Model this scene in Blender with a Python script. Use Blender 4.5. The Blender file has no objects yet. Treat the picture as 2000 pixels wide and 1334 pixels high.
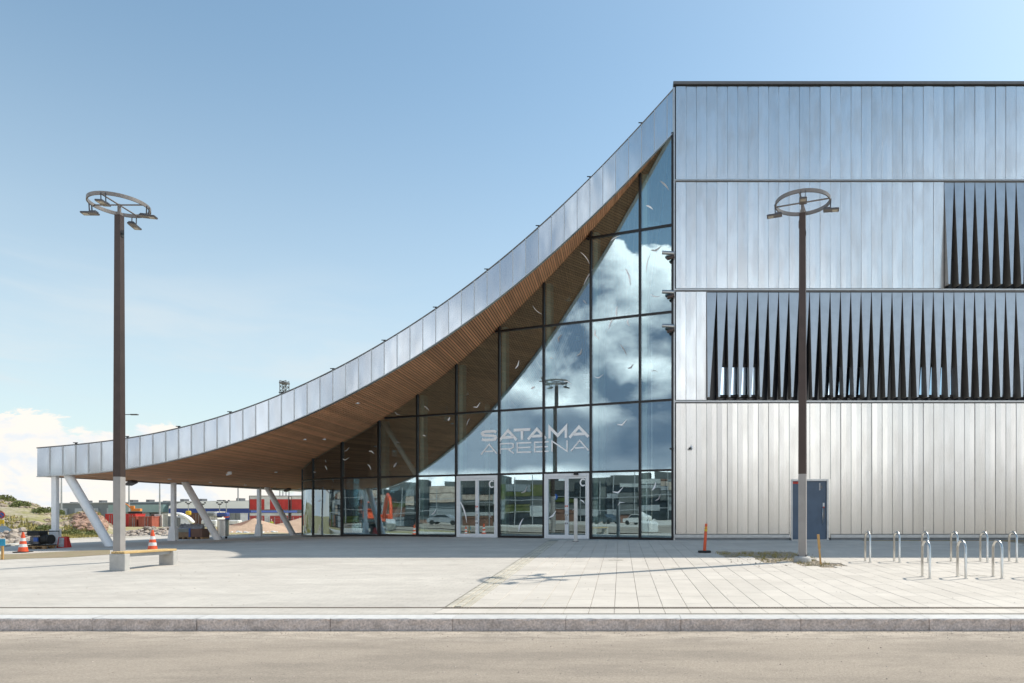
import bpy, math, random
import numpy as np
from mathutils import Vector, Matrix, noise
R = math.radians
rnd = random.Random(7)
C = bpy.context.scene.collection
scene = bpy.context.scene

# ------------------------------------------------------------------ camera, sky, sun, exposure
F = 1333.0; PX = 1212.0; PY = 1005.0; CZ = 1.035      # focal length and vanishing point in photo pixels, eye height over the door sill
cd = bpy.data.cameras.new('camera'); cam = bpy.data.objects.new('camera', cd); C.objects.link(cam)
cam.location = (0, 0, CZ); cam.rotation_euler = (R(90), 0, 0)
cd.sensor_width = 36; cd.lens = F / 2000 * 36
cd.shift_x = -(PX - 1000) / 2000; cd.shift_y = (PY - 667) / 2000
cd.clip_start = .1; cd.clip_end = 4000
scene.camera = cam

SUN = Vector((.73, .403, 1.0)).normalized()
world = bpy.data.worlds.new('World'); scene.world = world; world.use_nodes = True
wt = world.node_tree; wt.nodes.clear()

class NT:
    def __init__(s, t): s.t = t; s.n = t.nodes; s.l = t.links
    def set(s, sock, v):
        if isinstance(v, bpy.types.NodeSocket): s.l.new(v, sock)
        elif v is not None:
            if isinstance(v, (tuple, list)) and len(v) == 3 and sock.type == 'RGBA': v = (*v, 1)
            sock.default_value = v
    def node(s, ty, ins=None, out=0, **kw):
        n = s.n.new(ty)
        for k, v in kw.items(): setattr(n, k, v)
        for k, v in (ins or {}).items(): s.set(n.inputs[k], v)
        return n.outputs[out] if out is not None else n
    def m(s, op, a, b=0.0, c=0.0, clamp=False):
        n = s.n.new('ShaderNodeMath'); n.operation = op; n.use_clamp = clamp
        s.set(n.inputs[0], a); s.set(n.inputs[1], b); s.set(n.inputs[2], c); return n.outputs[0]
    def vm(s, op, a, b=(0, 0, 0), out=0):
        n = s.n.new('ShaderNodeVectorMath'); n.operation = op
        s.set(n.inputs[0], a); s.set(n.inputs[1], b); return n.outputs[out]
    def ss(s, x, lo, hi, a=0.0, b=1.0):
        n = s.n.new('ShaderNodeMapRange'); n.interpolation_type = 'SMOOTHSTEP'
        for i, v in enumerate((x, lo, hi, a, b)): s.set(n.inputs[i], v)
        return n.outputs[0]
    def lin(s, x, lo, hi, a=0.0, b=1.0):
        n = s.n.new('ShaderNodeMapRange')
        for i, v in enumerate((x, lo, hi, a, b)): s.set(n.inputs[i], v)
        return n.outputs[0]
    def mix(s, f, a, b, mode='MIX'):
        n = s.n.new('ShaderNodeMix'); n.data_type = 'RGBA'; n.blend_type = mode
        s.set(n.inputs[0], f); s.set(n.inputs[6], a); s.set(n.inputs[7], b); return n.outputs[2]
    def noise(s, vec, scale, detail=4.0, rough=.55, dist=0.0, out=0):
        return s.node('ShaderNodeTexNoise', {'Vector': vec, 'Scale': scale, 'Detail': detail, 'Roughness': rough, 'Distortion': dist}, out)
    def scl(s, vec, sc): return s.vm('MULTIPLY', vec, sc)

def build_world():
    w = NT(wt)
    sky = w.node('ShaderNodeTexSky', sky_type='NISHITA', sun_disc=False,
                 sun_elevation=math.asin(SUN.z), sun_rotation=math.atan2(SUN.x, SUN.y),
                 air_density=1.0, dust_density=.7, ozone_density=1.0, altitude=0)
    g = w.node('ShaderNodeTexCoord', out=0)
    d = w.vm('NORMALIZE', g)
    sp = w.node('ShaderNodeSeparateXYZ', {0: d}, None)
    x, y, z = sp.outputs
    back = w.ss(y, -.05, -.45)
    # cumulus: 3-D noise on the sphere of directions, taller towers behind the camera
    v1 = w.vm('ADD', w.scl(d, (1, 1, 1.7)), (9.4, 8.1, 4.2))
    def two(v, o):
        nb = w.noise(w.vm('ADD', v, o), 3.1, 8, .56, .25); nf = w.noise(w.vm('ADD', v, w.scl(w.vm('ADD', o, (0, 0, 0)), (.5, .5, .5))), 7.5, 8, .60, .35)
        return w.m('ADD', nf, w.m('MULTIPLY', w.m('SUBTRACT', nb, nf), back))
    n1 = two(v1, (0, 0, 0)); n2 = two(v1, (.05, .02, .05))
    left = w.ss(x, -.30, -.66)
    top = w.m('ADD', w.m('MULTIPLY', back, .285), w.m('ADD', w.m('MULTIPLY', left, .118), -.01))
    # cover falls with height; at 'top' it is at threshold
    n1c = w.m('ADD', w.m('MULTIPLY', w.m('SUBTRACT', n1, .5), w.m('ADD', 1.0, w.m('MULTIPLY', back, .9))), .5)
    rel = w.m('SUBTRACT', z, top)
    cov = w.m('SUBTRACT', w.m('ADD', n1c, .02), w.m('MULTIPLY', rel, w.m('ADD', 2.6, w.m('MULTIPLY', back, -.9))))
    mask = w.ss(cov, .500, .535)
    shade = w.m('ADD', w.m('MULTIPLY', w.m('SUBTRACT', n1, n2), 7.0), w.ss(n1, .60, .50, .0, .85), clamp=True)
    db = w.m('ADD', z, w.m('MULTIPLY', w.m('SUBTRACT', w.noise(v1, 2.2, 5, .5), .5), .16))     # flat grey bases of the cloud bank to the south-west
    dark = w.m('MULTIPLY', w.m('MULTIPLY', w.ss(db, .075, .095), w.ss(db, .185, .150)), w.ss(x, -.30, -.55))
    shade = w.m('MULTIPLY', shade, w.m('SUBTRACT', 1.0, w.m('MULTIPLY', dark, .85)))
    ccol_b = w.mix(shade, (.19, .25, .34), (1.60, 1.59, 1.55))
    ccol_f = w.mix(w.ss(w.m('ADD', w.m('MULTIPLY', w.m('SUBTRACT', n1, n2), 3.0), w.m('MULTIPLY', n1, .5)), -.02, .42), (.55, .585, .62), (.66, .63, .585))
    ccol = w.mix(back, ccol_f, ccol_b)
    # thin high veils in front, low on the left, and pale air at the horizon
    v2 = w.scl(w.vm('ADD', d, w.scl(w.noise(d, 1.6, 2, .5, 0, 1), (.25, .25, .25))), (1.2, 1.2, 7.5))
    n3 = w.noise(v2, 2.2, 6, .55, .3)
    veil = w.m('MULTIPLY', w.ss(n3, .40, .72), w.m('MULTIPLY', w.ss(z, .36, .12), w.ss(x, .10, -.55, .25, 1.0)))
    veil = w.m('MULTIPLY', veil, 1.0, clamp=True)
    hz = w.ss(z, .60, .0, 0.0, .62)
    bg_sky = w.node('ShaderNodeBackground', {'Color': w.mix(1.0, sky, SKYTINT, 'MULTIPLY'), 'Strength': SKY})
    vcol = w.node('ShaderNodeBackground', {'Color': (.82, .90, .94), 'Strength': .58})
    bgc = w.node('ShaderNodeBackground', {'Color': ccol, 'Strength': .98})
    f1 = w.m('SUBTRACT', 1.0, w.m('MULTIPLY', w.m('SUBTRACT', 1.0, veil), w.m('SUBTRACT', 1.0, hz)))
    a = w.n.new('ShaderNodeMixShader'); w.set(a.inputs[0], f1); w.l.new(bg_sky, a.inputs[1]); w.l.new(vcol, a.inputs[2])
    b = w.n.new('ShaderNodeMixShader'); w.set(b.inputs[0], mask); w.l.new(a.outputs[0], b.inputs[1]); w.l.new(bgc, b.inputs[2])
    o = w.n.new('ShaderNodeOutputWorld'); w.l.new(b.outputs[0], o.inputs[0])
SKY = .122
SKYTINT = (.97, 1.06, .94)
build_world()
sl = bpy.data.lights.new('sun', 'SUN'); sl.energy = 2.95; sl.angle = R(.5); sl.color = (1, .94, .84)
so = bpy.data.objects.new('sun', sl); C.objects.link(so); so.rotation_euler = (-SUN).to_track_quat('-Z', 'Y').to_euler()
scene.view_settings.view_transform = 'Standard'; scene.view_settings.look = 'None'
scene.view_settings.exposure = .68; scene.view_settings.gamma = 1
scene.view_settings.use_curve_mapping = False
scene.render.engine = 'CYCLES'
scene.cycles.max_bounces = 8; scene.cycles.transparent_max_bounces = 24

# ------------------------------------------------------------------ geometry helpers
def sm(t): t = max(0., min(1., t)); return t * t * (3 - 2 * t)
def P(x, y, Y): return Vector(((x - PX) * Y / F, Y, CZ + (PY - y) * Y / F))
def gz(X, Y):                        # the paved square falls towards the road and a little to the left
    z = -.03 * max(0., 27.6 - Y)
    return z - .3 * sm((-10 - X) / 14)
def GP(x, y, off=0.0):               # point of the square seen at photo pixel (x, y)
    lo, hi = 5., 400.
    for _ in range(60):
        Y = (lo + hi) / 2
        X = (x - PX) * Y / F
        if PY + (CZ - gz(X, Y)) * F / Y > y: lo = Y
        else: hi = Y
    return Vector(((x - PX) * Y / F, Y, gz((x - PX) * Y / F, Y) + off))

class MB:
    def __init__(s): s.v = []; s.f = []; s.mi = []; s.sm = []
    def add(s, vs, fs, mi=0, smooth=False):
        o = len(s.v); s.v += [tuple(v) for v in vs]
        for f in fs: s.f.append(tuple(o + i for i in f)); s.mi.append(mi); s.sm.append(smooth)
        return s
    def box(s, a, b, mi=0, M=None, taper=None):
        x0, y0, z0 = a; x1, y1, z1 = b
        vs = [(x0, y0, z0), (x1, y0, z0), (x1, y1, z0), (x0, y1, z0), (x0, y0, z1), (x1, y0, z1), (x1, y1, z1), (x0, y1, z1)]
        if taper:
            cx, cy = (x0 + x1) / 2, (y0 + y1) / 2
            vs = vs[:4] + [(cx + (v[0] - cx) * taper, cy + (v[1] - cy) * taper, v[2]) for v in vs[4:]]
        if M is not None: vs = [M @ Vector(v) for v in vs]
        return s.add(vs, [(0, 3, 2, 1), (4, 5, 6, 7), (0, 1, 5, 4), (1, 2, 6, 5), (2, 3, 7, 6), (3, 0, 4, 7)], mi)
    def bbox(s, a, b, c=.01, mi=0, M=None):          # box with chamfered edges
        x0, y0, z0 = a; x1, y1, z1 = b
        vs = []
        for X, sx in ((x0, 1), (x1, -1)):
            for Y, sy in ((y0, 1), (y1, -1)):
                for Z, sz in ((z0, 1), (z1, -1)):
                    vs += [(X + sx * c, Y + sy * c, Z), (X + sx * c, Y, Z + sz * c), (X, Y + sy * c, Z + sz * c)]
        if M is not None: vs = [M @ Vector(v) for v in vs]
        import bmesh
        bm = bmesh.new(); bv = [bm.verts.new(v) for v in vs]
        bmesh.ops.convex_hull(bm, input=bv); bmesh.ops.dissolve_limit(bm, angle_limit=.02, verts=bm.verts, edges=bm.edges)
        bm.verts.index_update()
        s.add([v.co for v in bm.verts], [[v.index for v in f.verts] for f in bm.faces], mi); bm.free(); return s
    def cyl(s, p0, p1, r0, r1=None, n=12, mi=0, cap=True, smooth=True):
        p0, p1 = Vector(p0), Vector(p1); r1 = r0 if r1 is None else r1
        q = (p1 - p0).normalized().to_track_quat('Z', 'Y')
        vs = []
        for p, r in ((p0, r0), (p1, r1)):
            for i in range(n):
                a = 2 * math.pi * i / n; vs.append(p + q @ Vector((math.cos(a) * r, math.sin(a) * r, 0)))
        s.add(vs, [(i, (i + 1) % n, n + (i + 1) % n, n + i) for i in range(n)], mi, smooth)
        if cap:
            s.add(vs[:n], [tuple(range(n))[::-1]], mi); s.add(vs[n:], [tuple(range(n))], mi)
        return s
    def tube(s, pts, r, n=8, mi=0, closed=False):
        pts = [Vector(p) for p in pts]; N = len(pts); vs = []
        up = None
        for i, p in enumerate(pts):
            if closed: t = (pts[(i + 1) % N] - pts[i - 1]).normalized()
            else: t = (pts[min(i + 1, N - 1)] - pts[max(i - 1, 0)]).normalized()
            if up is None: up = Vector((0, 0, 1)) if abs(t.z) < .9 else Vector((1, 0, 0))
            a = t.cross(up).normalized(); b = a.cross(t).normalized(); up = b
            for k in range(n):
                an = 2 * math.pi * k / n; vs.append(p + (a * math.cos(an) + b * math.sin(an)) * r)
        fs = []
        for i in range(N if closed else N - 1):
            for k in range(n):
                j = (i + 1) % N
                fs.append((i * n + k, i * n + (k + 1) % n, j * n + (k + 1) % n, j * n + k))
        s.add(vs, fs, mi, True)
        if not closed:
            s.add(vs[:n], [tuple(range(n))], mi); s.add(vs[-n:], [tuple(range(n))[::-1]], mi)
        return s
    def lathe(s, prof, c=(0, 0, 0), n=20, mi=0):
        vs = []; c = Vector(c)
        for r, z in prof:
            for i in range(n):
                a = 2 * math.pi * i / n; vs.append(c + Vector((r * math.cos(a), r * math.sin(a), z)))
        fs = [(j * n + i, j * n + (i + 1) % n, (j + 1) * n + (i + 1) % n, (j + 1) * n + i) for j in range(len(prof) - 1) for i in range(n)]
        s.add(vs, fs, mi, True)
        s.add(vs[-n:], [tuple(range(n))], mi); s.add(vs[:n], [tuple(range(n))[::-1]], mi)
        return s
    def prism(s, poly, z0, z1, mi=0, M=None):         # polygon in x,y extruded in z
        n = len(poly); vs = [(p[0], p[1], z0) for p in poly] + [(p[0], p[1], z1) for p in poly]
        if M is not None: vs = [M @ Vector(v) for v in vs]
        return s.add(vs, [tuple(range(n))[::-1], tuple(range(n, 2 * n))] + [(i, (i + 1) % n, n + (i + 1) % n, n + i) for i in range(n)], mi)
    def mesh(s, name, mats):
        me = bpy.data.meshes.new(name); me.from_pydata(s.v, [], s.f)
        for m_ in (mats if isinstance(mats, (list, tuple)) else [mats]): me.materials.append(m_)
        me.polygons.foreach_set('material_index', s.mi); me.polygons.foreach_set('use_smooth', s.sm)
        me.update(); return me
    def build(s, name, mats, parent=None, loc=None):
        return link(name, s.mesh(name, mats), parent, loc)

def link(name, me, parent=None, loc=None):
    o = bpy.data.objects.new(name, me); C.objects.link(o)
    if parent is not None:
        o.parent = parent
    if loc is not None: o.location = loc
    return o
def tag(o, label=None, cat=None, group=None, kind=None):
    if label: o['label'] = label
    if cat: o['category'] = cat
    if group: o['group'] = group
    if kind: o['kind'] = kind
    return o
def empty(name, label, cat, loc=(0, 0, 0), rz=0, group=None):
    o = bpy.data.objects.new(name, None); C.objects.link(o); o.location = loc; o.rotation_euler = (0, 0, rz)
    o.empty_display_size = .2
    return tag(o, label, cat, group)
def kids(o): return [c for c in bpy.data.objects if c.parent == o]
def copy_tree(o, parent=None):
    c = o.copy(); C.objects.link(c)
    if parent is not None: c.parent = parent
    for ch in kids(o): copy_tree(ch, c)
    return c

# ------------------------------------------------------------------ materials
def mat(name, col, rough=.6, metal=0., var=.12, nscale=3., bump=.0, bscale=40., col2=None, stretch=(1, 1, 1), orand=0., spec=.5, rvar=0., fine=0., fscale=300.):
    m_ = bpy.data.materials.new(name); m_.use_nodes = True; t = NT(m_.node_tree); t.n.clear()
    pos = t.node('ShaderNodeNewGeometry', out=0)
    v = t.scl(pos, stretch)
    n1 = t.noise(v, nscale, 5, .6)
    c2 = col2 or tuple(c * (1 - var * 2) for c in col)
    c = t.mix(t.ss(n1, .35, .68), col, c2)
    if orand:
        rn = t.node('ShaderNodeObjectInfo', out='Random')
        c = t.mix(1., c, t.node('ShaderNodeCombineColor', {0: t.lin(rn, 0, 1, 1 - orand, 1 + orand), 1: t.lin(rn, 0, 1, 1 - orand, 1 + orand), 2: t.lin(rn, 0, 1, 1 - orand, 1 + orand)}), 'MULTIPLY')
    if fine:
        n3 = t.noise(pos, fscale, 2, .6)
        f_ = t.lin(n3, .3, .7, 1 - fine, 1 + fine)
        c = t.mix(1., c, t.node('ShaderNodeCombineColor', {0: f_, 1: f_, 2: f_}), 'MULTIPLY')
    ins = {'Base Color': c, 'Roughness': t.lin(n1, .3, .7, rough - rvar, rough + rvar), 'Metallic': metal, 'Specular IOR Level': spec}
    b = t.node('ShaderNodeBsdfPrincipled', ins, None)
    if bump:
        bn = t.node('ShaderNodeBump', {'Strength': 1., 'Distance': bump, 'Height': t.noise(pos, bscale, 4, .6)})
        t.l.new(bn, b.inputs['Normal'])
    o = t.n.new('ShaderNodeOutputMaterial'); t.l.new(b.outputs[0], o.inputs[0])
    return m_

def zinc(name, base, rough, warm, stain, dent):
    m_ = bpy.data.materials.new(name); m_.use_nodes = True; t = NT(m_.node_tree); t.n.clear()
    pos = t.node('ShaderNodeNewGeometry', out=0)
    rn = t.node('ShaderNodeObjectInfo', out='Random')
    off = t.vm('ADD', pos, t.node('ShaderNodeCombineXYZ', {0: 0., 1: t.m('MULTIPLY', rn, 40.), 2: t.m('MULTIPLY', rn, 7.)}))
    n1 = t.noise(t.scl(off, (3, 3, .4)), 1., 1, .5)          # long vertical runs
    n2 = t.noise(t.scl(off, (2.2, 2.2, .7)), 1., 2, .5)        # blotches
    n3 = t.noise(t.scl(pos, (9, 9, 60)), 1., 3, .6)              # faint rolling marks
    c = t.mix(t.ss(n2, .35, .75, 0., stain), base, warm)
    f_ = t.lin(rn, 0, 1, .94, 1.04)
    c = t.mix(1., c, t.node('ShaderNodeCombineColor', {0: f_, 1: f_, 2: f_}), 'MULTIPLY')
    rr = t.m('ADD', t.lin(n1, .3, .7, rough - .012, rough + .012), t.lin(n2, .3, .7, -.015, .015))
    h = t.noise(t.scl(off, (1.6, 1.6, .6)), 1., 1, .4)
    bn = t.node('ShaderNodeBump', {'Strength': 1., 'Distance': dent, 'Height': h})
    b = t.node('ShaderNodeBsdfPrincipled', {'Base Color': c, 'Roughness': rr, 'Metallic': 1., 'Normal': bn}, None)
    o = t.n.new('ShaderNodeOutputMaterial'); t.l.new(b.outputs[0], o.inputs[0])
    return m_

def glass(name, tint, refl, wave):
    m_ = bpy.data.materials.new(name); m_.use_nodes = True; t = NT(m_.node_tree); t.n.clear()
    pos = t.node('ShaderNodeNewGeometry', out=0)
    rn = t.node('ShaderNodeObjectInfo', out='Random')
    off = t.vm('ADD', pos, t.node('ShaderNodeCombineXYZ', {0: t.m('MULTIPLY', rn, 9.), 1: 0., 2: t.m('MULTIPLY', rn, 30.)}))
    wn = t.node('ShaderNodeTexWhiteNoise', {1: rn}, 1, noise_dimensions='1D')
    tl = t.vm('NORMALIZE', t.vm('ADD', t.node('ShaderNodeNewGeometry', out='Normal'), t.scl(t.vm('SUBTRACT', wn, (.5, .5, .5)), (.012, .012, .012))))
    bn = t.node('ShaderNodeBump', {'Strength': 1., 'Distance': wave, 'Height': t.noise(off, .55, 1, .4), 'Normal': tl})
    fr = t.node('ShaderNodeFresnel', {'IOR': 1.5, 'Normal': bn})
    fac = t.m('ADD', t.m('MULTIPLY', fr, .9), refl, clamp=True)
    tr = t.node('ShaderNodeBsdfTransparent', {'Color': tint}); gl = t.node('ShaderNodeBsdfGlossy', {'Color': (.74, .91, 1.0), 'Roughness': .0, 'Normal': bn})
    mx = t.n.new('ShaderNodeMixShader'); t.set(mx.inputs[0], fac); t.l.new(tr, mx.inputs[1]); t.l.new(gl, mx.inputs[2])
    o = t.n.new('ShaderNodeOutputMaterial'); t.l.new(mx.outputs[0], o.inputs[0])
    return m_

def wood(name, a, b_, axis_scale=(30, 1.2, 30), orand=.18):
    m_ = bpy.data.materials.new(name); m_.use_nodes = True; t = NT(m_.node_tree); t.n.clear()
    pos = t.node('ShaderNodeNewGeometry', out=0); rn = t.node('ShaderNodeObjectInfo', out='Random')
    off = t.vm('ADD', pos, t.node('ShaderNodeCombineXYZ', {0: 0., 1: t.m('MULTIPLY', rn, 50.), 2: 0.}))
    n = t.noise(t.scl(off, axis_scale), 1., 4, .6)
    big = t.noise(pos, .35, 3, .5)
    c = t.mix(t.ss(n, .3, .7), a, b_)
    f_ = t.m('MULTIPLY', t.lin(rn, 0, 1, 1 - orand, 1 + orand), t.lin(big, .3, .7, .88, 1.12))
    c = t.mix(1., c, t.node('ShaderNodeCombineColor', {0: f_, 1: f_, 2: f_}), 'MULTIPLY')
    b = t.node('ShaderNodeBsdfPrincipled', {'Base Color': c, 'Roughness': .62}, None)
    o = t.n.new('ShaderNodeOutputMaterial'); t.l.new(b.outputs[0], o.inputs[0])
    return m_

def paving(name, col, col2, fine=.06, streak=.05, orand=.0, cells=None, lines=0.):
    m_ = bpy.data.materials.new(name); m_.use_nodes = True; t = NT(m_.node_tree); t.n.clear()
    pos = t.node('ShaderNodeNewGeometry', out=0)
    n1 = t.noise(t.scl(pos, (.35, 1.1, 1)), 1., 7, .62)
    n2 = t.noise(pos, 2.3, 6, .65)
    n3 = t.noise(pos, 160., 3, .7)
    c = t.mix(t.ss(n1, .35, .66), col, col2)
    f_ = t.m('MULTIPLY', t.lin(n2, .3, .7, 1 - streak, 1 + streak), t.lin(n3, .3, .7, 1 - fine, 1 + fine))
    if cells:
        vo = t.node('ShaderNodeTexVoronoi', {'Vector': t.scl(pos, cells), 'Scale': 1., 'Randomness': .0}, 'Color')
        cc = t.node('ShaderNodeSeparateColor', {0: vo}, 0)
        f_ = t.m('MULTIPLY', f_, t.lin(cc, 0, 1, .955, 1.045))
    if lines:
        br = t.node('ShaderNodeTexBrick', {'Vector': pos, 'Color1': (1, 1, 1), 'Color2': (.93, .93, .93), 'Mortar': (.70, .68, .65), 'Scale': 1., 'Mortar Size': .004, 'Brick Width': .28, 'Row Height': .14}, 0, offset=.5)
        f_ = t.m('MULTIPLY', f_, t.node('ShaderNodeSeparateColor', {0: br}, 0))
        wr = t.noise(t.scl(pos, (.16, .9, 1)), 1., 6, .7); f_ = t.m('MULTIPLY', f_, t.lin(wr, .3, .7, .90, 1.06))
    if orand:
        rn = t.node('ShaderNodeObjectInfo', out='Random'); f_ = t.m('MULTIPLY', f_, t.lin(rn, 0, 1, 1 - orand, 1 + orand))
    sp = t.m('SUBTRACT', 1., t.m('MULTIPLY', t.ss(t.noise(pos, 7., 3, .8), .74, .80), .35))
    f_ = t.m('MULTIPLY', f_, sp)
    c = t.mix(1., c, t.node('ShaderNodeCombineColor', {0: f_, 1: f_, 2: f_}), 'MULTIPLY')
    bn = t.node('ShaderNodeBump', {'Strength': .6, 'Distance': .004, 'Height': n3})
    b = t.node('ShaderNodeBsdfPrincipled', {'Base Color': c, 'Roughness': .85, 'Normal': bn}, None)
    o = t.n.new('ShaderNodeOutputMaterial'); t.l.new(b.outputs[0], o.inputs[0])
    return m_

M = {}
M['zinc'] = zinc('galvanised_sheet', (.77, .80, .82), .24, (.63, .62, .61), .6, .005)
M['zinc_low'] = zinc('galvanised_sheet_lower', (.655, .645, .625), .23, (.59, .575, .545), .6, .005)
M['zinc_fin'] = mat('painted_fin_sheet', (.52, .56, .59), .38, 1., .05, 2.)
M['zinc_fascia'] = zinc('polished_fascia_sheet', (.70, .75, .79), .16, (.62, .63, .64), .6, .012)
M['trim'] = mat('zinc_trim', (.50, .52, .53), .40, 1., .06, 5.)
M['trim_dark'] = mat('dark_flashing', (.17, .17, .175), .5, .6, .05, 4.)
M['gap'] = mat('shadow_gap_board', (.012, .012, .013), .8)
M['fin_side'] = mat('shaded_fin_return', (.34, .31, .28), .5, .6, .08, 2.)  # same folded sheet as the front; shade of the return put into its colour
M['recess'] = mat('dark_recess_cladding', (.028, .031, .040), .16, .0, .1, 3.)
M['plinth'] = mat('concrete_plinth', (.27, .28, .285), .85, 0., .08, 4., fine=.05)
M['board'] = wood('thermowood_board', (.76, .385, .20), (.60, .295, .15))
M['soffit_back'] = mat('soffit_backing', (.035, .022, .015), .9)
M['roof'] = mat('roof_membrane', (.2, .21, .22), .8)
M['mullion'] = mat('black_aluminium', (.018, .017, .018), .35, .3)
M['white_steel'] = mat('white_painted_steel', (.84, .85, .86), .38, 0., .03, 6.)
M['post'] = mat('pale_green_steel', (.72, .80, .72), .5, 0., .05, 3.)
M['glass'] = glass('facade_glass', (.88, .94, .91), .28, .0030)
M['glass_corner'] = glass('curved_corner_glass', (.86, .92, .89), .33, .008)
M['door_glass'] = glass('door_glass', (.55, .60, .55), .25, .002)
M['film'] = mat('white_film', (.95, .95, .95), .35, 0., .02)
M['film_grey'] = mat('grey_bird_film', (.50, .49, .49), .6, 0., .1, 5.)
M['door_blue'] = mat('slate_blue_paint', (.085, .13, .19), .42, 0., .08, 1.5)
M['red'] = mat('red_print', (.55, .05, .035), .5)
M['orange'] = mat('orange_plastic', (.75, .10, .03), .45, 0., .06, 9.)
M['yelor'] = mat('worn_orange_paint', (.78, .26, .04), .5, 0., .1, 2.)
M['yellow'] = mat('yellow_band', (.75, .50, .03), .5)
M['white_band'] = mat('white_reflective_band', (.78, .78, .76), .4)
M['black'] = mat('black_rubber', (.02, .02, .02), .7)
M['bronze'] = mat('brown_painted_pole', (.075, .052, .044), .42, .3, .08, 3.)
M['pole_grey'] = mat('grey_pole_foot', (.34, .32, .305), .6, 0., .05, 3., fine=.04)
M['ring'] = mat('ring_tube_bronze', (.25, .22, .20), .4, .4, .06, 8.)
M['lamp_body'] = mat('lamp_body_dark', (.10, .10, .11), .45, .3)
M['lamp_lens'] = mat('lamp_lens', (.62, .56, .46), .3)
M['concrete'] = mat('bench_concrete', (.50, .485, .455), .85, 0., .06, 6., fine=.06)
M['bench_wood'] = wood('bench_slat_wood', (.60, .42, .19), (.50, .34, .14), (30, 2, 30), .08)
M['stake_wood'] = wood('stake_timber', (.55, .33, .12), (.42, .24, .08), (20, 20, 2), .1)
M['stainless'] = mat('brushed_stainless', (.70, .69, .66), .30, 1., .05, 20.)
M['granite'] = mat('kerb_granite', (.68, .58, .525), .9, 0., .14, 5., bump=.012, bscale=24., orand=.04, fine=.26, fscale=30.)
M['granite_top'] = mat('kerb_granite_top', (.60, .585, .56), .85, 0., .05, 8., orand=.05, fine=.08, fscale=90.)
M['tile'] = paving('concrete_tile', (.61, .56, .495), (.555, .507, .445), orand=.045)
M['tile_far'] = paving('concrete_tile_far', (.61, .56, .495), (.555, .507, .445), cells=(2.5, 1.1, 1))
M['plaza'] = paving('small_paver_field', (.60, .555, .49), (.545, .50, .44), .09, .07, lines=1.)
M['bed'] = paving('joint_sand', (.42, .36, .28), (.34, .28, .21), .2)
M['guide'] = paving('guide_paver_stone', (.56, .52, .44), (.50, .455, .37), .14, .08, .10)
M['guide_bed'] = paving('guide_joint_sand', (.30, .25, .18), (.24, .2, .14), .2)
def road_mat():
    m_ = bpy.data.materials.new('dusty_asphalt'); m_.use_nodes = True; t = NT(m_.node_tree); t.n.clear()
    pos = t.node('ShaderNodeNewGeometry', out=0); y = t.node('ShaderNodeSeparateXYZ', {0: pos}, 1)
    n1 = t.noise(t.scl(pos, (.5, 1.6, 1)), 1., 8, .62); n2 = t.noise(pos, 9., 6, .7); n3 = t.noise(pos, 34., 5, .8); n4 = t.noise(t.scl(pos, (1, 2.5, 1)), 2.2, 6, .65)
    c = t.mix(t.ss(n1, .38, .64), (.355, .298, .238), (.285, .240, .193))
    dust = t.m('MULTIPLY', t.ss(y, 8.9, 10.25), t.ss(n4, .38, .62, .15, 1.))
    c = t.mix(t.m('MULTIPLY', dust, .75), c, (.56, .48, .39))
    f_ = t.m('MULTIPLY', t.m('MULTIPLY', t.lin(n2, .3, .7, .93, 1.07), t.lin(n3, .32, .68, .72, 1.27)), t.m('SUBTRACT', 1., t.m('MULTIPLY', t.ss(t.noise(pos, 14., 2, .8), .70, .74), .6)))
    c = t.mix(1., c, t.node('ShaderNodeCombineColor', {0: f_, 1: f_, 2: f_}), 'MULTIPLY')
    bn = t.node('ShaderNodeBump', {'Strength': 1., 'Distance': .008, 'Height': n3})
    b = t.node('ShaderNodeBsdfPrincipled', {'Base Color': c, 'Roughness': .9, 'Normal': bn}, None)
    o = t.n.new('ShaderNodeOutputMaterial'); t.l.new(b.outputs[0], o.inputs[0]); return m_
M['asphalt'] = road_mat()
M['grate'] = mat('cast_drain_grate', (.30, .25, .20), .6, .4, .1, 10.)
M['dark_slot'] = mat('slot_shadow', (.03, .025, .02), .9)
M['gravel'] = mat('gravel_bed', (.42, .34, .23), .95, 0., .25, 9., bump=.02, bscale=60., col2=(.23, .18, .12), fine=.3, fscale=60.)
M['pebble'] = mat('loose_pebbles', (.50, .42, .31), .9, 0., .25, 30., fine=.2)
M['soil'] = mat('dry_soil_strip', (.33, .25, .17), .95, 0., .2, 3., bump=.02, bscale=25., col2=(.27, .24, .13), fine=.3, fscale=40.)
M['pale_kerb'] = mat('pale_kerb_stone', (.60, .58, .54), .9, 0., .06, 2.)
M['dirt'] = mat('rough_dirt', (.42, .33, .24), .95, 0., .2, .18, col2=(.34, .30, .17), bump=.02, bscale=3., fine=.2, fscale=5.)
M['grassfield'] = mat('dry_grass_ground', (.32, .27, .11), .95, 0., .2, .35, col2=(.40, .33, .20), bump=.02, bscale=4., fine=.25, fscale=6.)
M['mound'] = mat('overgrown_rubble', (.40, .34, .26), .95, 0., .2, .55, col2=(.25, .235, .075), bump=.04, bscale=2.5, fine=.25, fscale=5.)
M['rock'] = mat('broken_rock', (.46, .40, .34), .9, 0., .2, 1.5, col2=(.30, .24, .20), fine=.15, fscale=20.)
M['rock_tan'] = mat('tan_rock', (.40, .33, .25), .9, 0., .2, 1.5, col2=(.28, .22, .16), fine=.15, fscale=20.)
M['rock_red'] = mat('reddish_rock', (.42, .27, .20), .9, 0., .2, 1.5, col2=(.30, .18, .13), fine=.15, fscale=20.)
M['tuft'] = mat('grass_tuft', (.25, .22, .06), .8, 0., .2, 2., col2=(.40, .33, .12))
M['bush'] = mat('low_bush', (.10, .13, .04), .8, 0., .2, 2., col2=(.17, .18, .05))
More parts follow.
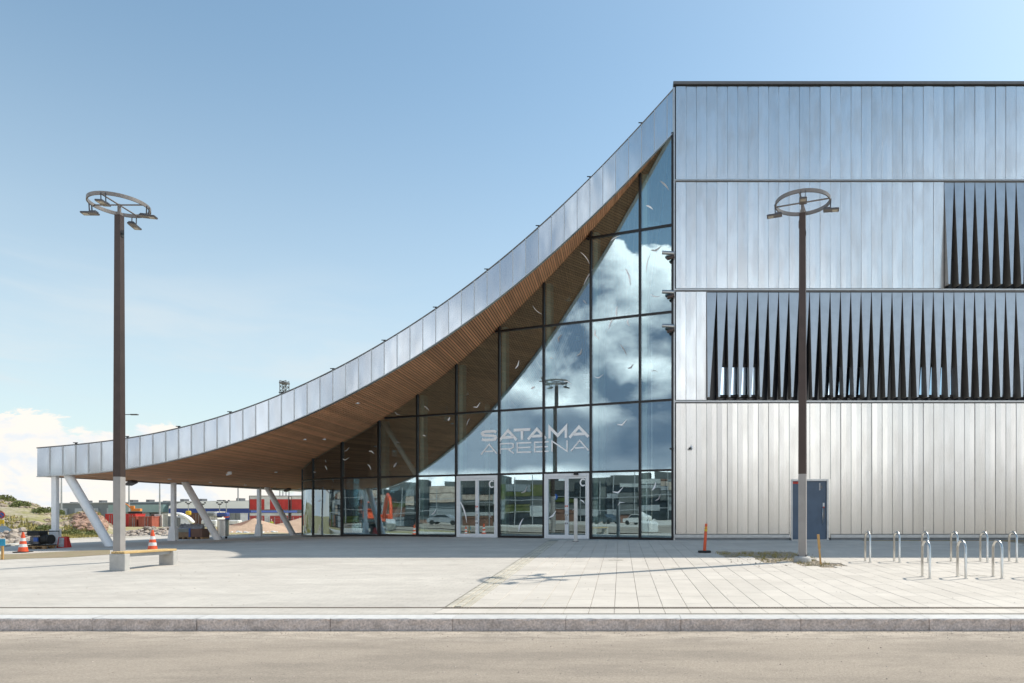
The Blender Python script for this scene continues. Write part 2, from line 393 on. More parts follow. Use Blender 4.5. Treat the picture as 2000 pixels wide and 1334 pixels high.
M['sand'] = mat('sand_heap', (.52, .36, .25), .95, 0., .1, .8, bump=.06, bscale=3., fine=.1, fscale=8.)
M['sand_dark'] = mat('dark_sand_face', (.27, .15, .10), .95, 0., .1, .8, fine=.1, fscale=8.)  # darker sand tone for the upper left front of one heap
M['cred'] = mat('red_container_paint', (.58, .035, .03), .55, 0., .12, .6)
M['cred2'] = mat('faded_red_container', (.42, .11, .07), .6, 0., .15, .8)
M['cbrown'] = mat('brown_container', (.19, .10, .07), .6, 0., .12, .8)
M['cgrey'] = mat('grey_container', (.30, .32, .34), .6, 0., .12, .8)
M['cwhite'] = mat('white_container', (.78, .76, .72), .6, 0., .12, .8)
M['cblue'] = mat('blue_sheet', (.03, .065, .26), .6, 0., .06, .2)
M['hall_white'] = mat('white_hall_cover', (.88, .88, .86), .6, 0., .04, .1)
M['whouse'] = mat('grey_warehouse', (.19, .215, .23), .6, 0., .08, .05)
M['whouse_l'] = mat('pale_warehouse_panel', (.42, .45, .47), .6, 0., .08, .05)
M['whouse_g'] = mat('green_glazed_band', (.24, .36, .35), .4, 0., .08, .05)
M['win'] = mat('dark_window', (.03, .04, .05), .15)
M['tarp'] = mat('crumpled_grey_bag', (.42, .43, .45), .6, 0., .2, 6., bump=.03, bscale=9.)
M['bigbag'] = mat('white_big_bag', (.74, .74, .72), .6, 0., .08, 6., bump=.03, bscale=7.)
M['pallet'] = wood('pallet_timber', (.40, .24, .11), (.28, .16, .07), (3, 20, 20), .2)
M['box_brown'] = mat('brown_box_board', (.30, .20, .12), .8, 0., .1, 3.)
M['box_grey'] = mat('grey_green_sheet', (.27, .28, .25), .7, 0., .1, 3.)
M['blue'] = mat('blue_plastic', (.03, .11, .42), .45)
M['turq'] = mat('turquoise_board', (.02, .30, .48), .5)
M['hivis'] = mat('hi_vis_yellow', (.62, .72, .06), .6)
M['skin'] = mat('skin', (.55, .36, .27), .6)
M['navy'] = mat('navy_trousers', (.03, .035, .06), .8)
M['car'] = mat('dark_grey_car_paint', (.10, .13, .15), .25, .3)
M['galv'] = mat('galvanised_tube', (.42, .43, .44), .5, .6)
M['floor'] = mat('grey_floor', (.34, .34, .32), .5, 0., .04, 1.)
M['inwall'] = mat('interior_wall', (.17, .175, .15), .8, 0., .08, 1.)
M['apt'] = mat('dark_facade', (.11, .12, .12), .7, 0., .12, .3)
M['apt_l'] = mat('pale_balcony_band', (.40, .42, .42), .7, 0., .1, .3)
M['hillgreen'] = mat('green_slope', (.055, .075, .02), .9, 0., .2, .5, col2=(.12, .12, .05))
M['sky_mirror_window'] = mat('window_sky_reflecting', (.55, .62, .70), .03, 1.)
M['frame_brown'] = mat('window_brown_frame', (.15, .09, .06), .5)

# ------------------------------------------------------------------ measured curves of the canopy edge
bot = [(73,929.7),(95,928.5),(145.5,925.5),(219,918),(246,914.5),(295,906),(345,896),(360,893),(500,850),(571,822),(622,798),(672,774.4),(722,748),(772,719),(804,700),(960,592.7),(974,581),(1040,527.5),(1075,493),(1177,400),(1184,395.5),(1250,328),(1316,257.5)]
topp = [(73,876),(121,871.8),(145.5,869),(171,867),(196,863.7),(219,861),(246,857),(271,853),(295.5,849),(321,844),(337.5,840.5),(500,791),(546,771),(596,749),(646,727),(696,702),(808,633),(960,522),(1001,488),(1040,457),(1074.5,424),(1113.5,386.5),(1151,352),(1218.5,280),(1277,217),(1316,174)]
YF = 27.6; S0 = F / YF
def fit(pts):
    xs = np.array([(p[0] - 700) / 650 for p in pts]); ys = np.array([p[1] for p in pts])
    c = np.polyfit(xs, ys, 6)
    return lambda X: CZ + (PY - np.polyval(c, ((X * S0 + PX) - 700) / 650)) / S0
zb = fit(bot); zt = fit(topp)
XL = (73 - PX) / S0; XR = (1316 - PX) / S0           # -23.6 .. 2.15

# ------------------------------------------------------------------ ground
def G(X, Y):
    if Y < 10.8: return -1.0
    a = sm(max((Y - 44) / 14, (-29 - X) / 10, 0))
    near = gz(X, Y) - .09
    far = -.72 - .7 * sm((Y - 85) / 60)
    z = near * (1 - a) + far * a
    return z + (noise.noise(Vector((X * .11, Y * .11, 0))) * .25 + noise.noise(Vector((X * .45, Y * .45, 3))) * .07) * a
def axis(vals): return sorted(set(vals))
def ground():
    xs = list(np.linspace(-2600, -200, 12)) + list(np.arange(-180, -60, 6)) + list(np.arange(-60, 30, 1.25)) + list(np.arange(30, 200, 10)) + list(np.linspace(220, 2600, 12))
    ys = list(np.linspace(-2600, -60, 14)) + [-40, -20, 0, 9.9, 10.7, 10.9] + list(np.arange(12, 90, 1.25)) + list(np.arange(92, 220, 6)) + list(np.linspace(230, 2900, 16))
    b = MB(); vs = [(x, y, G(x, y)) for y in ys for x in xs]; n = len(xs)
    b.add(vs, [(j * n + i, j * n + i + 1, (j + 1) * n + i + 1, (j + 1) * n + i) for j in range(len(ys) - 1) for i in range(n - 1)], 0, True)
    tag(b.build('ground', M['grassfield']), kind='structure')
ground()

YK = 10.23                                             # kerb face
ZK = gz(0, YK)
def road():
    b = MB(); n = 60
    b.add([(-300, -9, ZK - .185), (300, -9, ZK - .185), (300, YK + .1, ZK - .185), (-300, YK + .1, ZK - .185)], [(0, 1, 2, 3)])
    tag(b.build('road', M['asphalt']), kind='structure')
    b = MB(); b.box((-300, -60, -.9), (300, -9, ZK - .06)); tag(b.build('far_pavement', M['plaza']), kind='structure')
road()

# paved square: left field as one sheet of small pavers, right field laid with tiles over sand
SW = .40                                               # guide strip width
def strip_x(Y):                                        # the guide strip runs square to the facade
    return -2.70
EDGE = [(-60, 11.0), (-60, 26), (-25.6, 28.2), (-29.3, 36), (-28.2, 42), (-20, 46), (-12, 47)]
def sheet(name, x0, x1, y0, y1, m_, off=0., xs_n=1., clip=None):
    b = MB(); nx = max(2, int((x1 - x0) / xs_n)); ny = max(2, int((y1 - y0) / xs_n))
    xs = np.linspace(x0, x1, nx); ys = np.linspace(y0, y1, ny)
    if y0 < 27.6 < y1: ys = np.array(sorted(list(ys) + [27.6]))
    n = len(xs); vs = [(x, y, gz(x, y) + off) for y in ys for x in xs]; fs = []
    for j in range(len(ys) - 1):
        for i in range(n - 1):
            cx = (xs[i] + xs[i + 1]) / 2; cy = (ys[j] + ys[j + 1]) / 2
            if clip and not clip(cx, cy): continue
            fs.append((j * n + i, j * n + i + 1, (j + 1) * n + i + 1, (j + 1) * n + i))
    b.add(vs, fs, 0, True)
    return tag(b.build(name, m_), kind='structure')
def left_clip(X, Y):
    if Y < 27.8: return True
    # inside the diagonal outer edge of the square
    pts = [(-25.6, 28.2), (-29.3, 36), (-28.2, 42), (-20, 46), (-12, 47)]
    for (x0, y0), (x1, y1) in zip(pts, pts[1:]):
        if y0 <= Y < y1: return X > x0 + (x1 - x0) * (Y - y0) / (y1 - y0)
    return Y < 47 and X > -12
YD = 11.20                                             # slot drain line
left = sheet('square_paving', -60, -2.70 - SW / 2, YD + .05, 47, M['plaza'], 0., .6, left_clip)
left2 = sheet('square_paving', -2.70 - SW / 2, 3, 27.45, 47, M['floor'], -.002, .6)
sheet('tile_bed', -2.70 - SW / 2, 30, YD + .05, 27.9, M['bed'], -.022, .6)

def in_patch(X, Y):
    return (20.25 < Y < 22.1 and 2.95 < X < 5.5) or (18.75 < Y <= 20.25 and 3.85 < X < 5.65) or (17.6 < Y <= 18.75 and 4.75 < X < 5.75)
def tiles():
    me = {}
    w, L = .40, .80
    def tile_mesh(m_, lx):
        b = MB(); g = .0032; c = .004
        b.add([(-w/2+g, -lx/2+g, -.05), (w/2-g, -lx/2+g, -.05), (w/2-g, lx/2-g, -.05), (-w/2+g, lx/2-g, -.05),
               (-w/2+g, -lx/2+g, -c), (w/2-g, -lx/2+g, -c), (w/2-g, lx/2-g, -c), (-w/2+g, lx/2-g, -c),
               (-w/2+g+c, -lx/2+g+c, 0), (w/2-g-c, -lx/2+g+c, 0), (w/2-g-c, lx/2-g-c, 0), (-w/2+g+c, lx/2-g-c, 0)],
              [(0,1,5,4),(1,2,6,5),(2,3,7,6),(3,0,4,7),(4,5,9,8),(5,6,10,9),(6,7,11,10),(7,4,8,11),(8,9,10,11)])
        return b, b.mesh('tile', m_)
    full_b, full = tile_mesh(M['tile'], L)
    root = empty('tiled_paving', 'pale concrete slab paving in long rows between guide strip and metal facade', 'paving', (0, 0, 0))
    cand = []
    x = -2.70 + SW / 2 + w / 2; k = 0
    while x < 15:
        y0 = YD + .06 + (0 if k % 2 == 0 else -.4)
        j = 0
        while True:
            ya = y0 + j * L; yb = ya + L; j += 1
            a = max(ya, YD + .06); b2 = min(yb, 27.56)
            if ya > 27.5: break
            if b2 - a < .15: continue
            cy = (a + b2) / 2
            if in_patch(x, cy): continue
            X0 = PX + x * F / cy; 
            if X0 > 2120 or X0 < -100: vis = 0
            else: vis = 1
            s = F / cy
            cand.append((vis * s, x, cy, b2 - a))
        k += 1; x += w
    cand.sort(reverse=True)
    tilt = math.atan(.03)
    cache = {}
    for i, (s, x, cy, l) in enumerate(cand[:300]):
        key = round(l, 2)
        if key not in cache: cache[key] = full if abs(l - L) < .01 else tile_mesh(M['tile'], l)[1]
        o = link('tile', cache[key], root, (x, cy, gz(x, cy) + rnd.uniform(-.0015, .0015)))
        o.rotation_euler = (tilt + rnd.uniform(-.001, .001), rnd.uniform(-.0015, .0015), 0)
    b = MB()
    for s, x, cy, l in cand[300:]:
        Mx = Matrix.Translation((x, cy, gz(x, cy) + rnd.uniform(-.0015, .0015))) @ Matrix.Rotation(tilt, 4, 'X') @ Matrix.Scale(l / L, 4, (0, 1, 0))
        b.add([Mx @ Vector(v) for v in full_b.v], full_b.f)
    tag(b.build('tile_field', M['tile_far'], root), kind='stuff')
    # row between drain and kerb
    b = MB()
    x = -2.9
    while x < 16:
        if 1:
            b.box((x + .004, 10.62, -.05), (x + w - .004, YD - .05, 0), 0, Matrix.Translation((0, 0, gz(0, 10.9))))
        x += w
    for i in range(0): pass
    tag(b.build('edge_tile_row', M['tile_far'], root), kind='stuff')
tiles()

def near_strip():                                      # pale band and bed between drain and kerb
    b = MB(); z = gz(0, 10.62)
    b.add([(-60, 10.62, z - .004), (-2.9, 10.62, z - .004), (-2.9, YD - .05, gz(0, YD) - .002), (-60, YD - .05, gz(0, YD) - .002)], [(0, 1, 2, 3)])
    b.add([(-2.9, 10.62, z - .03), (40, 10.62, z - .03), (40, YD - .05, gz(0, YD) - .03), (-2.9, YD - .05, gz(0, YD) - .03)], [(0, 1, 2, 3)])
    tag(b.build('edge_strip', M['plaza']), kind='structure')
near_strip()

def kerb():
    root = empty('granite_kerb', 'rough grey granite kerb running along the whole road edge', 'kerb')
    edges = [-95 + 0, 180, 384, 645, 884, 1105, 1330, 1564, 1815, 1974, 2200]
    edges = [-330] + edges
    s = F / YK
    for a, b2 in zip(edges, edges[1:]):
        xa = (a - PX) / s; xb = (b2 - PX) / s
        b = MB(); g = .003; n = int((xb - xa) / .07)
        xs = np.linspace(xa + g, xb - g, n + 1); zs = [-.24, -.16, -.10, -.04, -.012]
        vs = []
        for z in zs:
            for xx in xs:
                vs.append((xx, YK + rnd.uniform(-.007, .007), ZK + z + (rnd.uniform(-.004, .004) if z > -.2 else 0)))
        m_ = n + 1
        b.add(vs, [(j * m_ + i, j * m_ + i + 1, (j + 1) * m_ + i + 1, (j + 1) * m_ + i) for j in range(4) for i in range(n)], 0)
        top = [(v[0], YK + .015, ZK + rnd.uniform(-.002, .002)) for v in vs[-m_:]]; back = [(v[0], 10.55, ZK + .010) for v in vs[-m_:]]; bb = [(v[0], 10.55, ZK - .24) for v in vs[-m_:]]
        b.add(vs[-m_:] + top, [(i, i + 1, m_ + i + 1, m_ + i) for i in range(n)], 1)
        b.add(top + back, [(i, i + 1, m_ + i + 1, m_ + i) for i in range(n)], 1)
        b.add(back + bb, [(i, i + 1, m_ + i + 1, m_ + i) for i in range(n)], 0)
        b.add([vs[0], vs[-m_], back[0], bb[0]], [(0, 1, 2, 3)], 0); b.add([vs[n], vs[-1], back[-1], bb[-1]], [(3, 2, 1, 0)], 0)
        b.build('kerb_stone', [M['granite'], M['granite_top']], root)
    b = MB(); b.box((-40, 10.551, ZK - .1), (40, 10.619, ZK + .004)); b.build('kerb_joint', M['guide'], root)
kerb()

def drain():
    root = empty('slot_drain', 'narrow rusty slot drain line parallel to the kerb', 'drain')
    z = gz(0, YD)
    b = MB(); b.box((-60, YD - .052, z - .07), (40, YD + .052, z - .02)); b.build('channel', M['dark_slot'], root)
    b = MB(); 
    for yy in (YD - .052, YD + .040): b.box((-60, yy, z - .06), (40, yy + .012, z + .002))
    b.build('rail', M['grate'], root)
    b = MB(); x = -11.
    while x < 8:
        b.box((x, YD - .038, z - .025), (x + .022, YD + .038, z - .001)); x += .045
    tag(b.build('grate_bar', M['grate'], root), kind='stuff')
drain()

def guide():
    root = empty('guide_strip', 'narrow strip of small stone pavers crossing the square to the glass doors', 'paving strip')
    b = MB(); n = 30
    for i in range(n):
        ya = YD + .06 + (27.3 - YD) * i / n; yb = YD + .06 + (27.3 - YD) * (i + 1) / n
        b.add([(-2.9, ya, gz(-2.7, ya) - .014), (-2.5, ya, gz(-2.7, ya) - .014), (-2.5, yb, gz(-2.7, yb) - .014), (-2.9, yb, gz(-2.7, yb) - .014)], [(0, 1, 2, 3)])
    b.build('sand_bed', M['guide_bed'], root)
    ms = []
    for k in range(4):
        b = MB(); j = lambda: rnd.uniform(-.004, .004)
        w, l = .058, .092
        pts = [(-w + j(), -l + j()), (w + j(), -l + j()), (w + j(), l + j()), (-w + j(), l + j())]
        b.add([(*p, -.03) for p in pts] + [(*p, -.005) for p in pts] + [(p[0] * .9, p[1] * .93, .001) for p in pts],
              [(0,1,5,4),(1,2,6,5),(2,3,7,6),(3,0,4,7),(4,5,9,8),(5,6,10,9),(6,7,11,10),(7,4,8,11),(8,9,10,11)])
        ms.append((b, b.mesh('paver', M['guide'])))
    cnt = 0; rest = MB(); y = YD + .16; row = 0
    while y < 27.25:
        for c in range(3):
            yy = y + (.065 if c == 1 else 0); x = -2.70 + (c - 1) * .132
            z = gz(x, yy) + rnd.uniform(-.003, .003); bm_, me = rnd.choice(ms)
            if cnt < 240 :
                o = link('paver', me, root, (x, yy, z)); o.rotation_euler = (R(1.7), 0, rnd.uniform(-.03, .03)); cnt += 1
            else:
                rest.add([(v[0] + x, v[1] + yy, v[2] + z + v[1] * .03) for v in bm_.v], bm_.f)
        y += .195
    if rest.v: tag(rest.build('far_paver', M['guide'], root), kind='stuff')
guide()

def gravel_patch():
    b = MB(); xs = np.arange(2.9, 5.9, .15); ys = np.arange(17.5, 22.2, .15); n = len(xs)
    b.add([(x, y, gz(x, y) - .03 + noise.noise(Vector((x * 2, y * 2, 1))) * .02) for y in ys for x in xs],
          [(j * n + i, j * n + i + 1, (j + 1) * n + i + 1, (j + 1) * n + i) for j in range(len(ys) - 1) for i in range(n - 1) if in_patch(xs[i] + .07, ys[j] + .07)], 0, True)
    tag(b.build('gravel_bed', M['gravel']), kind='structure')
    peb = MB()
    for _ in range(2600):
        x = rnd.uniform(2.9, 5.9); y = rnd.uniform(17.4, 22.2)
        if not in_patch(x, y) and rnd.random() > .05: continue
        r = rnd.uniform(.012, .035); z = gz(x, y) - .015
        if not in_patch(x, y): z = gz(x, y) + .004
        a = rnd.uniform(0, 3)
        vs = [(x + r * math.cos(a + k * 1.57) * rnd.uniform(.7, 1.2), y + r * math.sin(a + k * 1.57) * rnd.uniform(.7, 1.2), z) for k in range(4)] + [(x + rnd.uniform(-.3, .3) * r, y, z + r * .9)]
        peb.add(vs, [(0, 1, 4), (1, 2, 4), (2, 3, 4), (3, 0, 4)])
    tag(peb.build('pebbles', M['pebble']), 'loose gravel and pebbles around the foot of the right lamp post', 'gravel', kind='stuff')
    t = MB()
    for _ in range(160):
        x = rnd.uniform(3.0, 5.6); y = rnd.uniform(17.7, 21.5)
        if not in_patch(x, y): continue
        for k in range(5):
            a = rnd.uniform(0, 6.28); h = rnd.uniform(.05, .12); w = .012
            p = Vector((x + rnd.uniform(-.04, .04), y + rnd.uniform(-.04, .04), gz(x, y) - .02)); d = Vector((math.cos(a), math.sin(a), 0))
            t.add([p - d * w, p + d * w, p + d * .05 + Vector((0, 0, h))], [(0, 1, 2)])
    tag(t.build('weeds', M['tuft']), 'sparse weeds sprouting in the gravel patch', 'weeds', kind='stuff')
gravel_patch()

def grit():
    b = MB()
    for _ in range(2600):
        if rnd.random() < .6: y = YK - abs(rnd.gauss(0, .35)) - .03; z = ZK - .185
        elif rnd.random() < .6: y = rnd.uniform(6.8, 10.1); z = ZK - .185
        else: y = rnd.uniform(11.4, 19); z = None
        x = rnd.uniform(-14, 9); r = rnd.uniform(.004, .013) * rnd.uniform(.6, 1.4)
        if y < 6.5: continue
        if z is None: z = gz(x, y) + .001
        a = rnd.uniform(0, 3)
        b.add([(x + r * math.cos(a + k * 1.57) * rnd.uniform(.7, 1.2), y + r * math.sin(a + k * 1.57), z) for k in range(4)] + [(x + rnd.uniform(-.3, .3) * r, y, z + r * .8)], [(0, 1, 4), (1, 2, 4), (2, 3, 4), (3, 0, 4)])
    tag(b.build('grit', M['rock']), 'loose grit and small stones along the kerb and on the road', 'grit', kind='stuff')
grit()

def small_ground_marks():
    for (x, y, w, l, lab, nm) in ((1203, 1093.5, .42, .30, 'small inset manhole cover in the tiles in front of the right door', 'manhole_cover'),
                              (1335, 1109, .62, .28, 'oblong inset cover crossed by the lamp post shadow', 'manhole_cover'),
                              (1898, 1124, .55, .30, 'faint inset cover between the front bicycle hoops', 'manhole_cover')):
        p = GP(x, y)
        root = empty(nm, lab, 'manhole cover', p)
        b = MB(); b.box((-w/2, -l/2, -.02), (w/2, l/2, .004)); b.build('frame', M['guide'], root)
        b = MB()
        for i in range(3):
            for j in range(2):
                b.box((-w/2 + .03 + i * (w - .05) / 3, -l/2 + .03 + j * (l - .05) / 2, 0), (-w/2 + .01 + (i + 1) * (w - .05) / 3, -l/2 + .01 + (j + 1) * (l - .05) / 2, .008))
        b.build('lid', M['tile'], root)
    # bare soil seam along the plinth and soil strip left
    b = MB(); b.box((9.7, 27.2, -.03), (30, 27.5, .006)); b.box((14.7, 24.6, -.14), (30, 25.0, gz(20, 24.8) + .012)); tag(b.build('soil_seam', M['soil']), kind='structure')
    def poly(name, pts, m_, off):
        q = [GP(x, y, off) for x, y in pts]; b = MB(); b.add(q, [tuple(range(len(q)))]); return tag(b.build(name, m_), kind='structure')
    a = [(-40, 1096), (0, 1093.5), (60, 1091), (130, 1089), (215, 1083)]; c = [(215, 1074), (150, 1076), (90, 1079), (40, 1082), (0, 1083), (-40, 1085)]
    poly('soil_strip', a + c, M['soil'], .006)
small_ground_marks()

# ------------------------------------------------------------------ arena building
ARENA = empty('arena_building', 'large zinc-clad arena with a sweeping timber-lined canopy and tall glass front', 'building')
def Z(y): return CZ + (PY - y) / S0
def Xf(x): return (x - PX) / S0
PW = 20.15 / S0
def cladding():
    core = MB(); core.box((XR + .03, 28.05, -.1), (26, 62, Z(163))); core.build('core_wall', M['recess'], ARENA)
    def panel_mesh(z0, z1, m_, w=PW):
        b = MB(); h = z1 - z0; g = .0035
        xs = [g, g + .012, w * .5, w - g - .016, w - g]; ys = [.008, 0, -.0035, 0, .011]; n = len(xs)
        vs = [(x, y, z) for z in (0, h) for x, y in zip(xs, ys)] + [(g, .10, 0), (w - g, .10, 0), (g, .10, h), (w - g, .10, h)]
        o = 2 * n
        b.add(vs, [(i, i + 1, n + i + 1, n + i) for i in range(n - 1)] + [(0, n, o + 2, o), (n - 1, o + 1, o + 3, 2 * n - 1), tuple(range(n, 2 * n)) + (o + 3, o + 2), (o, o + 1) + tuple(range(n - 1, -1, -1))])
        return b.mesh('panel', m_)
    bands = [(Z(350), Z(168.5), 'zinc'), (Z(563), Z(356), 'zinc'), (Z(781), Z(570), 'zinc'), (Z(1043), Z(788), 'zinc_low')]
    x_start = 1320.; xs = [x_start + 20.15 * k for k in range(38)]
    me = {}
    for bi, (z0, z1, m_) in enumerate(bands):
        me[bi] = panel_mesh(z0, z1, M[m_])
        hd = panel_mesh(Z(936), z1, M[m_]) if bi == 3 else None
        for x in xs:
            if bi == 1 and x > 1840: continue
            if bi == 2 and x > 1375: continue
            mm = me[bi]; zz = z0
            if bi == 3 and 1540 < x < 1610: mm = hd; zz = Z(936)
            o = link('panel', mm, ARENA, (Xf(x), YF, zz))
            o.rotation_euler = (rnd.uniform(-.002, .002), 0, rnd.uniform(-.006, .006))
    # horizontal ledges
    for y0, y1, pr in ((350, 356, .05), (563, 570, .05), (781, 788, .05)):
        b = MB(); b.box((XR + .02, YF - pr, Z(y1) + .05), (26, YF + .3, Z(y0 + 1.6))); b.build('ledge', M['trim'], ARENA)
        b = MB(); b.box((XR + .02, YF + .004, Z(y1)), (26, YF + .3, Z(y1) + .05)); b.build('shadow_gap', M['trim_dark'], ARENA)
    b = MB(); b.box((XR - .01, YF - .09, Z(166.3)), (26, YF + .5, Z(161))); b.build('parapet_cap', M['trim_dark'], ARENA)
    b = MB(); b.box((XR - .01, YF - .02, Z(168.7)), (26, YF + .5, Z(166.3))); b.build('parapet_gap', M['gap'], ARENA)
    b = MB(); b.box((XR - .02, YF - .03, Z(161)), (XR + .12, YF + .3, Z(159.5))); b.build('parapet_clip', M['trim_dark'], ARENA)
    # drip trim and plinth
    for xa, xb in ((XR + .03, Xf(1541.6)), (Xf(1622.3), 26.)):
        b = MB(); b.box((xa, YF - .05, .10), (xb, YF + .2, Z(1044))); b.build('drip_trim', M['trim'], ARENA)
        x = xa
        while x < xb - .01:
            x2 = min(x + 2.52, xb); b = MB(); b.box((x + .004, YF - .005, -.15), (x2 - .004, YF + .3, .10)); b.build('plinth_block', M['plinth'], ARENA); x = x2
    b = MB(); b.box((Xf(1540), YF + .06, -.15), (Xf(1622), YF + .4, .2)); b.build('plinth_block', M['plinth'], ARENA)
    # corner post between glass and cladding
    b = MB(); b.box((XR - .045, YF - .03, -.05), (XR + .045, YF + .25, Z(171))); b.build('corner_trim', M['trim'], ARENA)
    # fins
    def fin_mesh(z0, z1):
        b = MB(); h = z1 - z0; w = PW - .02; D = .36; t = .07
        A = (0, 0, h); B = (w, 0, h); Cc = (0, -D, 0); Dd = (t, -D, 0)
        A2 = (0.0, .03, h); B2 = (w, .03, h)
        b.add([A, B, Dd, Cc], [(0, 3, 2, 1)], 0)                       # twisted front face
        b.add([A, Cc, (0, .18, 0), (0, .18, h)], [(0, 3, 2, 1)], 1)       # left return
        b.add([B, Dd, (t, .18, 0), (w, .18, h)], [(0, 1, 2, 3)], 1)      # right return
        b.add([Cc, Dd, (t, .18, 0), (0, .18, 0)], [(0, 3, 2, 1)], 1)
        b.add([A, B, (w, .18, h), (0, .18, h)], [(0, 1, 2, 3)], 0)
        return b.mesh('fin', [M['zinc_fin'], M['fin_side']])
    for z0, z1, xa in ((Z(778), Z(571), 1380.5), (Z(560), Z(356), 1844.5)):
        me_ = fin_mesh(z0, z1)
        x = xa
        while x < 2085:
            o = link('fin', me_, ARENA, (Xf(x), YF + .02, z0)); o.rotation_euler = (0, 0, rnd.uniform(-.01, .01)); x += 20.15
        for yy in (650, 701) if z1 < 10 else (445, 500):
            b = MB(); b.box((Xf(xa), YF + .28, Z(yy) - .012), (26, YF + .45, Z(yy) + .012)); b.build('recess_rail', M['trim_dark'], ARENA)
        b = MB(); b.box((Xf(xa) - .03, YF - .01, z0), (Xf(xa) - .005, YF + .45, z1)); b.build('recess_jamb', M['trim_dark'], ARENA)
    for xa, xb, m_ in ((1407, 1478, 'sky_mirror_window'), (1617, 1690, 'sky_mirror_window'), (1797, 1868, 'sky_mirror_window'), (1963, 2040, 'sky_mirror_window')):
        b = MB(); z0, z1 = Z(768), Z(713)
        b.box((Xf(xa) - .08, YF + .36, z0 - .1), (Xf(xb) + .08, YF + .449, z0)); b.box((Xf(xa) - .08, YF + .36, z1), (Xf(xb) + .08, YF + .449, z1 + .12))
        b.box((Xf(xa) - .08, YF + .36, z0), (Xf(xa), YF + .449, z1)); b.box((Xf(xb), YF + .36, z0), (Xf(xb) + .08, YF + .449, z1))
        if xa > 1500:
            for q in (.25, .52, .78):
                xx = Xf(xa + (xb - xa) * q); b.box((xx, YF + .37, z0), (xx + .07, YF + .44, z1), 1)
        wn = b.build('window', [M['mullion'], M['frame_brown']], ARENA)
        b = MB(); b.box((Xf(xa), YF + .41, z0), (Xf(xb), YF + .43, z1)); b.build('pane', M['glass_win'], wn)
M['glass_win'] = mat('sky_tinted_mirror_pane', (.60, .76, .92), .04, 1., .02)  # mirror pane; blue of the reflected sky tinted into its base colour
cladding()

def blue_door():
    for xa, xb in ((1541.6, 1545), (1618, 1622.3)):
        b = MB(); b.box((Xf(xa) + .003, YF - .004, .10), (Xf(xb) - .001, YF + .1, Z(936))); b.build('door_side_trim', M['zinc_low'], ARENA)
    x0, x1, z1 = Xf(1545), Xf(1618), Z(936)
    r_ = MB(); t = .07
    r_.box((x0, YF - .03, 0), (x0 + .06, YF + .12, z1)); r_.box((x1 - t, YF - .03, 0), (x1, YF + .12, z1)); r_.box((x0 + .06, YF - .03, z1 - .07), (x1 - t, YF + .12, z1))
    fr = r_.build('door_frame', M['trim'], ARENA)
    b = MB(); b.box((x0 + .06, YF + .04, .03), (x1 - t, YF + .09, z1 - .07)); d = b.build('door', M['door_blue'], ARENA)
    b = MB(); b.box((x0, YF - .1, -.02), (x1, YF + .1, .028)); b.build('threshold', M['trim'], ARENA)
    b = MB(); xh = Xf(1606.5)
    b.tube([(xh, YF + .03, Z(993)), (xh, YF - .03, Z(993.5)), (xh, YF - .03, Z(1021)), (xh, YF + .03, Z(1021.5))], .014, 8); b.build('handle', M['stainless'], d)
    b = MB(); b.box((xh + .035, YF + .02, Z(1013)), (xh + .085, YF + .039, Z(993))); b.build('lock_plate', M['trim_dark'], d)
    b = MB(); b.box((xh + .02, YF + .02, Z(992)), (xh + .09, YF + .039, Z(982))); b.build('notice_label', M['white_band'], d)
    b = MB(); b.box((xh + .02, YF + .012, Z(992)), (xh + .09, YF + .0195, Z(989.5))); b.build('notice_stripe', M['red'], d)
    b = MB(); b.box((Xf(1548.5), YF + .02, Z(945)), (Xf(1561), YF + .039, Z(940.5))); b.build('red_label', M['red'], d)
    b = MB(); b.box((Xf(1600.2), YF + .025, Z(957.5)), (Xf(1602.8), YF + .039, Z(943.5))); b.build('number_sticker', M['film_grey'], d)
    b = MB(); b.box((Xf(1604), YF + .025, Z(954)), (Xf(1606.5), YF + .039, Z(948.5))); b.build('number_sticker', M['trim_dark'], d)
blue_door()

